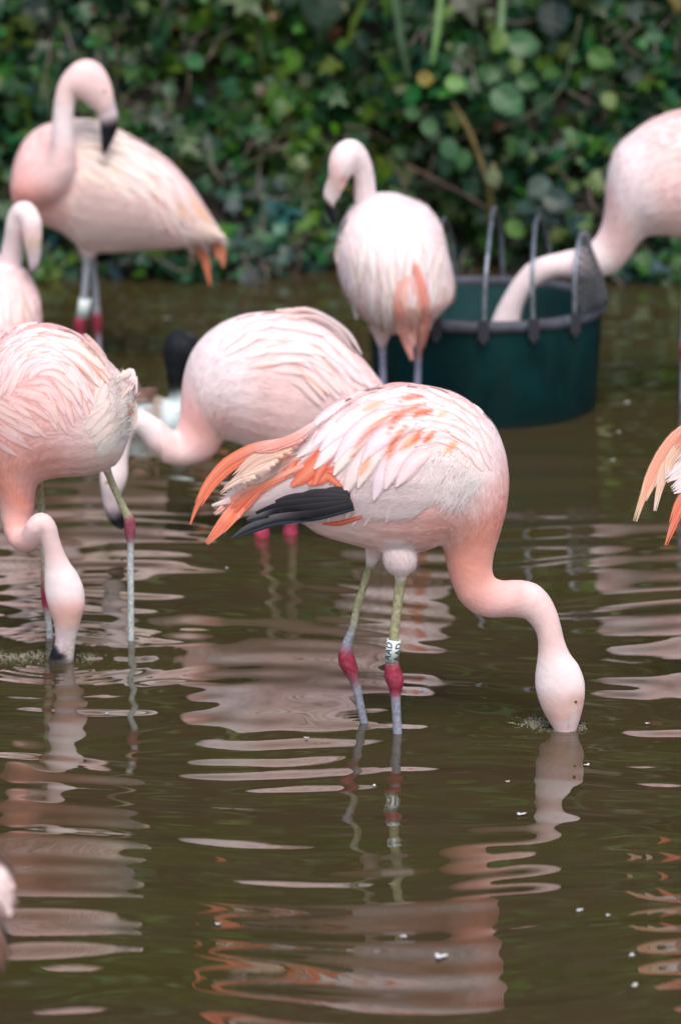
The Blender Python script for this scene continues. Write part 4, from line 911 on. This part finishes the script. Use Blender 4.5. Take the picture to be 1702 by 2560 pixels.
    ring_on_leg(root, Y, (214, 746), (206, 793), 16.5, None, dY=-.02)
bird_standing()

# ================================================================== FLAMINGO 5 (cropped by the left edge, behind)
def bird_edge():
    Y = waterY(1070); B = Bird(Y, .005)
    root = flamingo('flamingo cut by the left edge below the standing one, head curled down', -10, 1070)
    B.loft([(-70, 650, 20, 640, 40, .1, PALE), (-120, 690, 66, 680, 110, .05, PALE), (-150, 740, 98, 740, 140, .02, PALE), (-155, 800, 106, 800, 150, 0, PALE), (-150, 860, 100, 860, 145, 0, PALE), (-130, 920, 80, 920, 120, 0, PINK), (-90, 965, 40, 965, 70, 0, PALE)])
    B.tube([(20, 690, 34, .06, PALE), (28, 650, 30, .05, WHT), (34, 605, 26, .03, WHT), (38, 565, 25, .01, WHT), (48, 535, 26, 0, WHT), (64, 530, 29, -.01, WHT), (78, 554, 28, -.02, WHT), (82, 585, 26, -.02, PALE), (83, 610, 23, -.02, (.66, .50, .42)), (86, 634, 19, -.02, BILL), (86, 654, 15, -.02, BILL), (83, 672, 11, -.02, mix(BILL, BLK, .5), 1), (79, 686, 6, -.02, BLK, 1)])
    for x in (-40, 10): B.leg([(x, 940, 22, PALE), (x, 990, 11, LEGO), (x, 1010, 15, KNEE), (x, 1035, 14, KNEE), (x, 1070, 9, LEGB), (x, 1180, 9, LEGB)], .02)
    B.finish(root, [(82, 600, 10, 14, (.6, .45, .38), .5)])
    df = along_outline([(-60, 640), (0, 640), (55, 668), (88, 715), (104, 760), (104, 860), (80, 940)], 300, .3)
    dv = lambda p: tuple(np.array((.12 + p[0] * .0012, 1.)) / np.linalg.norm((.12 + p[0] * .0012, 1.)))
    B.coverts([(-120, 690), (-40, 650), (20, 650), (66, 690), (96, 750), (100, 900), (-140, 900)], dv, 26, 34, 85, 11, covert_colours(mix(WHT, CRM, .3), (.80, .36, .22), .5, rootc=PALE), lift=(.001, .006))
    B.down(3000, .03, .003, region=lambda px, py, n: .45 if py < 640 else 1)
bird_edge()

# ================================================================== FLAMINGO 6 (seen from behind, preening)
def bird_back():
    Y = waterY(1098); B = Bird(Y, .0048)
    root = flamingo('white flamingo seen from behind beside the tub, head turned left, orange tail plumes hanging', 1000, 1098)
    B.loft([(905, 492, 1000, 487, 60, .06, WHT), (872, 528, 1070, 520, 120, .04, WHT), (850, 572, 1104, 568, 150, .02, WHT), (842, 625, 1118, 625, 165, 0, WHT), (846, 690, 1134, 698, 170, 0, WHT), (866, 740, 1132, 745, 160, 0, PALE), (895, 780, 1104, 778, 135, 0, PALE), (925, 808, 1078, 802, 100, 0, PALE), (960, 828, 1040, 822, 60, 0, PINK)])
    B.loft([(912, 790, 992, 800, 45, .02, PALE), (930, 830, 978, 834, 30, .02, PALE), (942, 860, 968, 856, 15, .02, PALE), (946, 872, 964, 870, 9, .02, LEGB, 1)], sub=3)
    B.loft([(1020, 790, 1088, 790, 45, .02, PALE), (1034, 820, 1076, 818, 28, .02, PALE), (1042, 850, 1062, 850, 13, .02, PALE), (1042, 866, 1056, 866, 8, .02, LEGB, 1)], sub=3)
    B.tube([(930, 560, 40, .06, WHT), (918, 530, 33, .04, WHT), (913, 495, 30, .03, WHT), (911, 455, 28, .02, WHT), (905, 420, 27.5, .01, WHT), (893, 392, 29, 0, WHT), (873, 378, 30, -.01, WHT)])
    B.loft([(930, 420, 876, 430, 26, .01, WHT), (912, 370, 882, 430, 29, 0, WHT), (888, 350, 878, 438, 34, -.01, WHT), (864, 349, 873, 446, 37, -.01, WHT), (841, 362, 868, 455, 36, -.01, WHT), (825, 388, 864, 464, 33, -.01, PALE), (820, 418, 860, 470, 28, -.01, PALE), (820, 442, 855, 480, 22, -.01, (.72, .5, .46)),
            (812, 462, 848, 494, 18, -.01, BILL), (808, 482, 838, 508, 16, -.01, mix(BILL, CRM, .4)), (808, 500, 838, 520, 15, -.01, BLK, 1), (812, 522, 846, 530, 14, -.01, BLK, 1), (822, 545, 846, 548, 11, -.01, BLK, 1), (832, 560, 842, 562, 6, -.01, BLK, 1)], zone=1)
    lc = (.32, .32, .46)
    B.leg([(955, 855, 12, lc), (956, 890, 10, lc), (957, 950, 10, lc), (958, 1020, 10, lc), (958, 1050, 16, KNEE), (958, 1070, 14, KNEE), (959, 1110, 9, LEGB), (960, 1200, 9, LEGB)], .02)
    B.leg([(1048, 850, 11, lc), (1045, 890, 10, lc), (1043, 950, 10, lc), (1041, 1020, 10, lc), (1041, 1050, 16, KNEE), (1041, 1070, 14, KNEE), (1040, 1110, 9, LEGB), (1040, 1200, 9, LEGB)], .02)
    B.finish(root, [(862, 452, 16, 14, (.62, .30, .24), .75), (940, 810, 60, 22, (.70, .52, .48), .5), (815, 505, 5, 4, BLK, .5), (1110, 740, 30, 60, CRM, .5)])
    dv = lambda p: tuple(np.array(((p[0] - 985) * .0022 * (1 if p[1] < 620 else -.6), 1.)) / np.linalg.norm(((p[0] - 985) * .0022 * (1 if p[1] < 620 else -.6), 1.)))
    far = MB()
    B.coverts([(880, 540), (940, 505), (1010, 500), (1060, 525), (1095, 580), (1108, 660), (1118, 720), (1080, 750), (900, 740), (862, 680), (855, 610)], dv, 27, 44, 105, 12, covert_colours(WHT, (.80, .55, .42), .3, rootc=CRM), lift=(.001, .006))
    for (path, ws, c1, c2) in (([(1036, 660), (1050, 700), (1060, 740), (1062, 790)], (5, 9, 9, 3), (.80, .2, .13), ORG), ([(1004, 700), (998, 740), (1002, 790), (1014, 840), (1030, 902)], (7, 13, 15, 13, 2), mix(ORG, PALE, .4), (.78, .26, .18)), ([(1050, 700), (1060, 760), (1058, 820), (1050, 870), (1045, 905)], (7, 14, 14, 11, 6), mix(ORG, PALE, .5), (.80, .28, .18)), ([(1030, 700), (1030, 750), (1038, 800), (1045, 830)], (9, 15, 12, 4), WHT, PEACH), ([(1020, 690), (1012, 740), (1020, 790)], (7, 11, 4), (.8, .4, .3), (.8, .45, .35)), ([(1000, 730), (995, 765), (1000, 790)], (4, 8, 3), RED, ORG), ([(1028, 690), (1030, 750), (1034, 810), (1038, 868)], (14, 27, 22, 6), mix(PALE, SALM, .5), SALM), ([(1024, 700), (1026, 740), (1032, 775)], (8, 13, 5), WHT, WHT)):
        B.plume(path, ws, plume_colours(mix(c1, WHT, .15), mix(c2, PINK, .3)), lift=(.010, .020), n=6, spread=.3)
    B.down(5000, .03, .003, region=lambda px, py, n: .4 if py < 500 else 1)
bird_back()

# ================================================================== FLAMINGO 7 (right edge, head in the tub)
def bird_tub():
    Y = 10.42; B = Bird(Y, .005)
    root = flamingo('large pale flamingo at the right edge reaching its neck into the green tub', 1712, 1010)
    B.loft([(2060, 560, 2050, 600, 15, 0, PALE), (1980, 420, 1960, 610, 70, 0, PALE), (1890, 320, 1880, 612, 110, 0, PALE), (1790, 276, 1790, 608, 130, 0, PALE), (1702, 273, 1720, 596, 134, 0, PALE), (1627, 300, 1660, 588, 130, 0, PALE), (1573, 337, 1630, 588, 118, 0, WHT), (1537, 373, 1612, 592, 104, 0, WHT), (1520, 422, 1600, 602, 90, 0, WHT), (1513, 475, 1590, 616, 76, 0, PALE),
            (1510, 525, 1578, 636, 62, 0, PALE), (1502, 566, 1560, 658, 50, 0, PALE), (1482, 600, 1535, 680, 42, 0, WHT), (1450, 619, 1490, 696, 38, 0, WHT), (1412, 628, 1440, 698, 35, 0, WHT), (1376, 637, 1398, 695, 31, 0, WHT), (1345, 645, 1372, 700, 29, 0, WHT), (1316, 661, 1350, 712, 28, 0, WHT), (1290, 690, 1330, 728, 28, 0, WHT), (1268, 722, 1316, 748, 28, 0, WHT), (1248, 758, 1306, 772, 29, 0, WHT),
            (1230, 796, 1300, 802, 32, 0, WHT), (1222, 830, 1302, 836, 36, 0, WHT), (1228, 862, 1296, 868, 34, 0, PALE), (1240, 895, 1284, 900, 24, 0, BILL)])
    for (x, dy) in ((1710, 0), (1760, .1)): B.leg([(x + 20, 560, 34, PALE), (x + 12, 610, 18, PALE), (x + 8, 640, 11, LEGB), (x + 4, 740, 10, (.40, .38, .48)), (x, 840, 11, LEGB), (x, 870, 16, KNEE), (x, 890, 14, KNEE), (x - 2, 930, 9.5, (.34, .34, .5)), (x - 3, 1010, 9.5, (.34, .34, .5)), (x - 3, 1100, 9.5, LEGB)], dy)
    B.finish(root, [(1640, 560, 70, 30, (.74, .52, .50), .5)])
    far = MB(); df = along_outline([(1540, 370), (1573, 335), (1627, 299), (1702, 272), (1790, 276), (1890, 320), (1980, 420), (2060, 560)], 200, .1)
    B.coverts([(1640, 310), (1702, 280), (1790, 285), (1890, 335), (1980, 450), (1940, 520), (1780, 480), (1680, 420)], df, 56, 30, 110, 14, covert_colours(WHT, PEACH, .35, rootc=PALE), lift=(.001, .006), mirror=far)
    o = far.build('plumage', M_FEA, root); o['kind'] = 'stuff'
    B.down(5000, .028, .003, region=lambda px, py, n: .4 if px < 1500 else 1)
bird_tub()

# ================================================================== FLAMINGO 8 (right edge, only its tail in view)
def bird_right():
    Y = waterY(1750); B = Bird(Y, .006)
    root = flamingo('flamingo mostly outside the right edge, only its orange and white tail feathers showing', 2000, 1750)
    B.loft([(1712, 1180, 1706, 1215, 12, 0, WHT), (1750, 1100, 1740, 1270, 45, 0, WHT), (1850, 1000, 1830, 1340, 100, 0, PALE), (2000, 930, 1990, 1370, 140, 0, PALE), (2140, 950, 2110, 1370, 140, 0, PALE), (2240, 1040, 2160, 1360, 110, 0, PALE), (2290, 1160, 2190, 1360, 80, 0, PINK), (2290, 1280, 2200, 1380, 60, 0, SALM), (2260, 1420, 2180, 1440, 45, 0, SALM), (2290, 1540, 2210, 1560, 34, 0, PINK), (2380, 1640, 2290, 1680, 34, 0, PALE), (2400, 1720, 2300, 1740, 44, 0, PALE), (2380, 1800, 2320, 1810, 26, 0, BILL)])
    for (x, dy) in ((1960, .04), (2060, -.03)): B.leg([(x, 1360, 34, PALE), (x - 4, 1420, 14, LEGO), (x - 10, 1560, 13, LEGO), (x - 12, 1620, 23, KNEE), (x - 8, 1650, 20, KNEE), (x, 1700, 12, LEGB), (x + 4, 1850, 12, LEGB)], dy)
    B.finish(root)
    for (path, ws, c1, c2, tp) in (([(1790, 1040), (1740, 1062), (1690, 1095), (1655, 1140), (1625, 1200), (1606, 1250), (1588, 1304)], (10, 16, 17, 16, 14, 8, 2), SALM, mix(ORG, PEACH, .5), (.80, .62, .42)), ([(1740, 1080), (1695, 1110), (1662, 1170), (1645, 1220), (1634, 1277)], (9, 13, 13, 9, 2), PEACH, PEACH, CRM), ([(1760, 1090), (1720, 1100), (1680, 1150), (1668, 1190)], (10, 18, 16, 5), PALE, PEACH, WHT),
                                   ([(1770, 1170), (1730, 1220), (1700, 1260), (1680, 1310), (1662, 1363)], (9, 14, 13, 10, 2), SALM, ORG, ORG), ([(1760, 1150), (1710, 1170), (1662, 1200)], (14, 22, 8), WHT, WHT, WHT), ([(1770, 1180), (1720, 1205), (1680, 1228)], (14, 20, 7), WHT, WHT, WHT), ([(1780, 1060), (1730, 1080), (1690, 1120)], (12, 18, 9), SALM, ORG, SALM)):
        B.plume(path, ws, plume_colours(c1, c2, tp), lift=(.003, .010), Y0=Y - .03)
    df = along_outline([(2260, 1060), (2140, 950), (2000, 930), (1850, 1000), (1750, 1100), (1690, 1200)], 260, .5)
    B.coverts([(2200, 1000), (2100, 950), (1980, 940), (1850, 1010), (1760, 1100), (1790, 1220), (2000, 1240), (2200, 1180)], df, 70, 46, 150, 26, covert_colours(WHT, (.8, .3, .18), .3, rootc=PALE), lift=(.002, .008), maxn=60)
    B.fluff([(1690, 1165), (1760, 1150), (1780, 1230), (1705, 1225)], 400, 30, 3, const_dir(-1, .2), WHT, lift=.012, spread=.6)
    B.down(3000, .03, .003)
bird_right()

# ================================================================== FLAMINGO 9 (bottom left corner, a sliver)
def bird_corner():
    Y = waterY(2860); B = Bird(Y, .006)
    root = flamingo('flamingo cut off at lower left, only a strip of pink flank and black feathers', -260, 2860)
    B.loft([(28, 2215, 26, 2265, 14, 0, PALE), (8, 2170, 2, 2300, 44, 0, PALE), (-60, 2110, -70, 2350, 90, 0, PINK), (-200, 2000, -210, 2470, 160, 0, PALE), (-380, 1960, -400, 2520, 190, 0, PALE), (-540, 2010, -540, 2500, 180, 0, PALE), (-660, 2130, -600, 2480, 140, 0, PINK), (-700, 2300, -610, 2490, 90, 0, SALM), (-680, 2440, -590, 2520, 64, 0, SALM), (-640, 2600, -570, 2600, 50, 0, SALM), (-720, 2760, -620, 2760, 46, 0, PALE), (-720, 2850, -630, 2850, 54, 0, PALE), (-700, 2960, -650, 2960, 30, 0, BILL)])
    for (x, dy) in ((-330, .05), (-230, -.04)): B.leg([(x, 2480, 46, PALE), (x - 4, 2560, 18, LEGO), (x - 10, 2680, 17, LEGO), (x - 8, 2740, 30, KNEE), (x - 4, 2780, 24, KNEE), (x, 2860, 16, LEGB), (x + 4, 3050, 16, LEGB)], dy)
    B.finish(root)
    for (path, ws) in (([(-90, 2100), (-30, 2120), (10, 2145), (37, 2186)], (8, 10, 8, 2)), ([(-110, 2120), (-40, 2135), (0, 2155), (30, 2185)], (8, 10, 9, 3))):
        B.feather(path, ws, plume_colours((.02, .02, .03), (.02, .02, .03)), name='flight_feather', m=M_BLK, lift=(.004, .008))
    for (path, ws) in (([(-60, 2160), (0, 2180), (34, 2222)], (14, 20, 6)), ([(-60, 2220), (0, 2235), (26, 2290)], (16, 22, 6)), ([(-70, 2190), (-5, 2205), (32, 2250)], (14, 20, 6))):
        B.feather(path, ws, plume_colours(SALM, WHT), lift=(.004, .010))
    for (path, ws) in (([(-90, 2250), (-26, 2296), (3, 2345), (19, 2408)], (12, 22, 18, 4)), ([(-100, 2280), (-46, 2320), (-10, 2370), (8, 2430)], (12, 22, 18, 4))):
        B.feather(path, ws, plume_colours(BLK, BLK), name='flight_feather', m=M_BLK, lift=(.05, .06), Y0=Y - .06)
    B.down(2500, .03, .003)
bird_corner()

# ================================================================== DUCK
def build_duck():
    Y = waterY(1072); B = Bird(Y, .005); p = onwater(390, 1072); root = empty('duck', tuple(p)); tag(root, 'black headed duck with white breast swimming behind the bent flamingo', 'duck')
    dkh = (.006, .009, .014); wt = (.62, .72, .76); ch = (.22, .10, .035)
    B.loft([(275, 1010, 275, 1020, 8, .02, BLK), (300, 975, 300, 1060, 45, .02, wt), (335, 962, 330, 1085, 62, .01, wt), (370, 975, 360, 1095, 66, 0, wt), (395, 990, 385, 1100, 62, 0, mix(ch, wt, .3)), (425, 1000, 415, 1102, 56, 0, wt), (452, 990, 440, 1098, 50, 0, wt), (478, 985, 470, 1090, 40, 0, wt), (492, 1000, 486, 1070, 24, 0, wt)])
    B.tube([(455, 1030, 38, 0, wt), (450, 1000, 30, 0, wt), (444, 968, 24, 0, dkh, .26), (441, 930, 27, 0, dkh, .26), (446, 892, 42, 0, dkh, .26), (455, 864, 47, 0, dkh, .26), (466, 834, 33, 0, dkh, .26)])
    B.tube([(470, 868, 20, 0, dkh), (496, 880, 14, 0, (.3, .04, .03), 1), (518, 890, 12, 0, (.4, .05, .03), 1), (534, 890, 6, 0, (.4, .05, .03), 1)])
    B.finish(root, [(345, 990, 40, 14, BLK, .95), (355, 968, 40, 8, (.7, .75, .78), .9), (396, 1010, 12, 40, ch, .5)], smooth=6)
    B.eye(462, 862, 4, (.02, .01, .01))
    for (a, b) in (((395, 975), (300, 985)), ((390, 985), (295, 1000)), ((385, 998), (300, 1015))):
        B.feather([a, ((a[0] + b[0]) / 2, (a[1] + b[1]) / 2 - 6), b], (7, 10, 3), plume_colours(BLK, BLK), name='wing_feather', m=M_BLK, lift=(.004, .008))
    B.down(1500, .02, .003)
build_duck()

# ================================================================== FLOATING THINGS
M_FL = mat('floating_down', (.60, .60, .62), rough=.7)
def floater(px, py, s, label):
    p = onwater(px, py); root = empty('floating_feather', tuple(p)); tag(root, label, 'feather', 'small white feathers floating on the pond'); a = random.uniform(0, 6.28)
    for k in range(3):
        b = MB(); aa = a + k * 2.1 + random.uniform(-.4, .4); L = s * .68 * random.uniform(.6, 1.1); V = []
        for i in range(6):
            t = i / 5; c = np.array((math.cos(aa), math.sin(aa), 0)) * L * t; wd = L * .38 * math.sin(math.pi * (t * .85 + .1)); n = np.array((-math.sin(aa), math.cos(aa), 0)); zz = .0015 + L * (.16 * t * t + .05)
            V += [p + c - n * wd + (0, 0, zz), p + c + (0, 0, zz - wd * .4), p + c + n * wd + (0, 0, zz)]
        F = [(3 * i + j, 3 * i + j + 1, 3 * i + j + 4, 3 * i + j + 3) for i in range(5) for j in range(2)]; b.add(V, F); b.build('vane', M_FL, root)
for a in ((1300, 2037, .016, 'white floating feather below the bill reflection of the nearest flamingo'), (1098, 2393, .022, 'largest white floating feather, near the bottom centre of the water'), (1010, 2343, .012, 'small floating feather just left of the largest one'),
          (545, 2312, .012, 'white floating feather at lower left centre above the orange reflections'), (1447, 2278, .011, 'upright white floating feather at lower right'), (1467, 1914, .013, 'floating feather right of the reflection of the head'), (1268, 1956, .008, 'tiny floating feather below and left of the head in the water'),
          (1585, 2466, .014, 'flat white floating feather in the lower right corner'), (1578, 2390, .010, 'thin floating feather above the lower right corner'), (1055, 1728, .010, 'floating fluff between the banded leg and the feeding head'), (768, 1846, .010, 'floating fluff left of the two legs of the nearest flamingo'), (935, 1966, .009, 'floating fluff between the two leg reflections'),
          (567, 1422, .009, 'small feather floating left of the pink submerged knees'), (1567, 1008, .014, 'floating feather right of the tub near the right edge'), (1528, 1152, .014, 'floating feather below the tub at right'), (1545, 1082, .010, 'faint floating feather midway between tub and right tail'),
          (1690, 1272, .012, 'floating feather beside the tail at the right edge'), (420, 797, .022, 'pale floating feather by the bank behind the duck'), (311, 793, .014, 'bluish floating speck right of the red knees'), (1518, 2290, .008, 'tiny floating feather beside the upright one'), (1616, 1810, .010, 'pair of tiny feathers right of the splash'), (268, 1785, .008, 'tiny feather under the left flamingo leg reflection')): floater(*a)
def bubbles(name, label, spots):
    V0 = []; F0 = []
    for i in range(4):
        a = math.pi / 2 * i / 3
        for j in range(8): b = 2 * math.pi * j / 8; V0.append((math.cos(a) * math.cos(b), math.cos(a) * math.sin(b), math.sin(a)))
    for i in range(3):
        for j in range(8): F0.append((i * 8 + j, i * 8 + (j + 1) % 8, (i + 1) * 8 + (j + 1) % 8, (i + 1) * 8 + j))
    V0 = np.array(V0); m = MB()
    for (cx, cy, rx, ry, n, s) in spots:
        for _ in range(n):
            q = onwater(cx + random.gauss(0, .5) * rx, cy + random.gauss(0, .5) * ry); m.add(V0 * s * random.uniform(.4, 1.2) + q + (0, 0, -.0005), F0)
    o = m.build(name, M_FOAM); tag(o, label, 'foam', kind='stuff')
M_FOAM = mat('bubble_foam', (.34, .32, .24), rough=.15, spec=.8); M_FOAM.node_tree.nodes['Principled BSDF'].inputs['Alpha'].default_value = .5
bubbles('foam', 'ring of small bubbles where the nearest flamingo dips its bill', [(1338, 1808, 40, 14, 420, .0013), (1450, 1816, 22, 12, 120, .0012), (1278, 1807, 9, 3, 20, .0012), (1400, 1826, 60, 6, 120, .001)])
bubbles('foam', 'patch of pale foam round the bill of the left feeding flamingo', [(35, 1632, 95, 24, 1500, .0015), (90, 1598, 110, 12, 300, .0012), (220, 1640, 30, 16, 200, .0013), (240, 1605, 80, 16, 200, .001)])
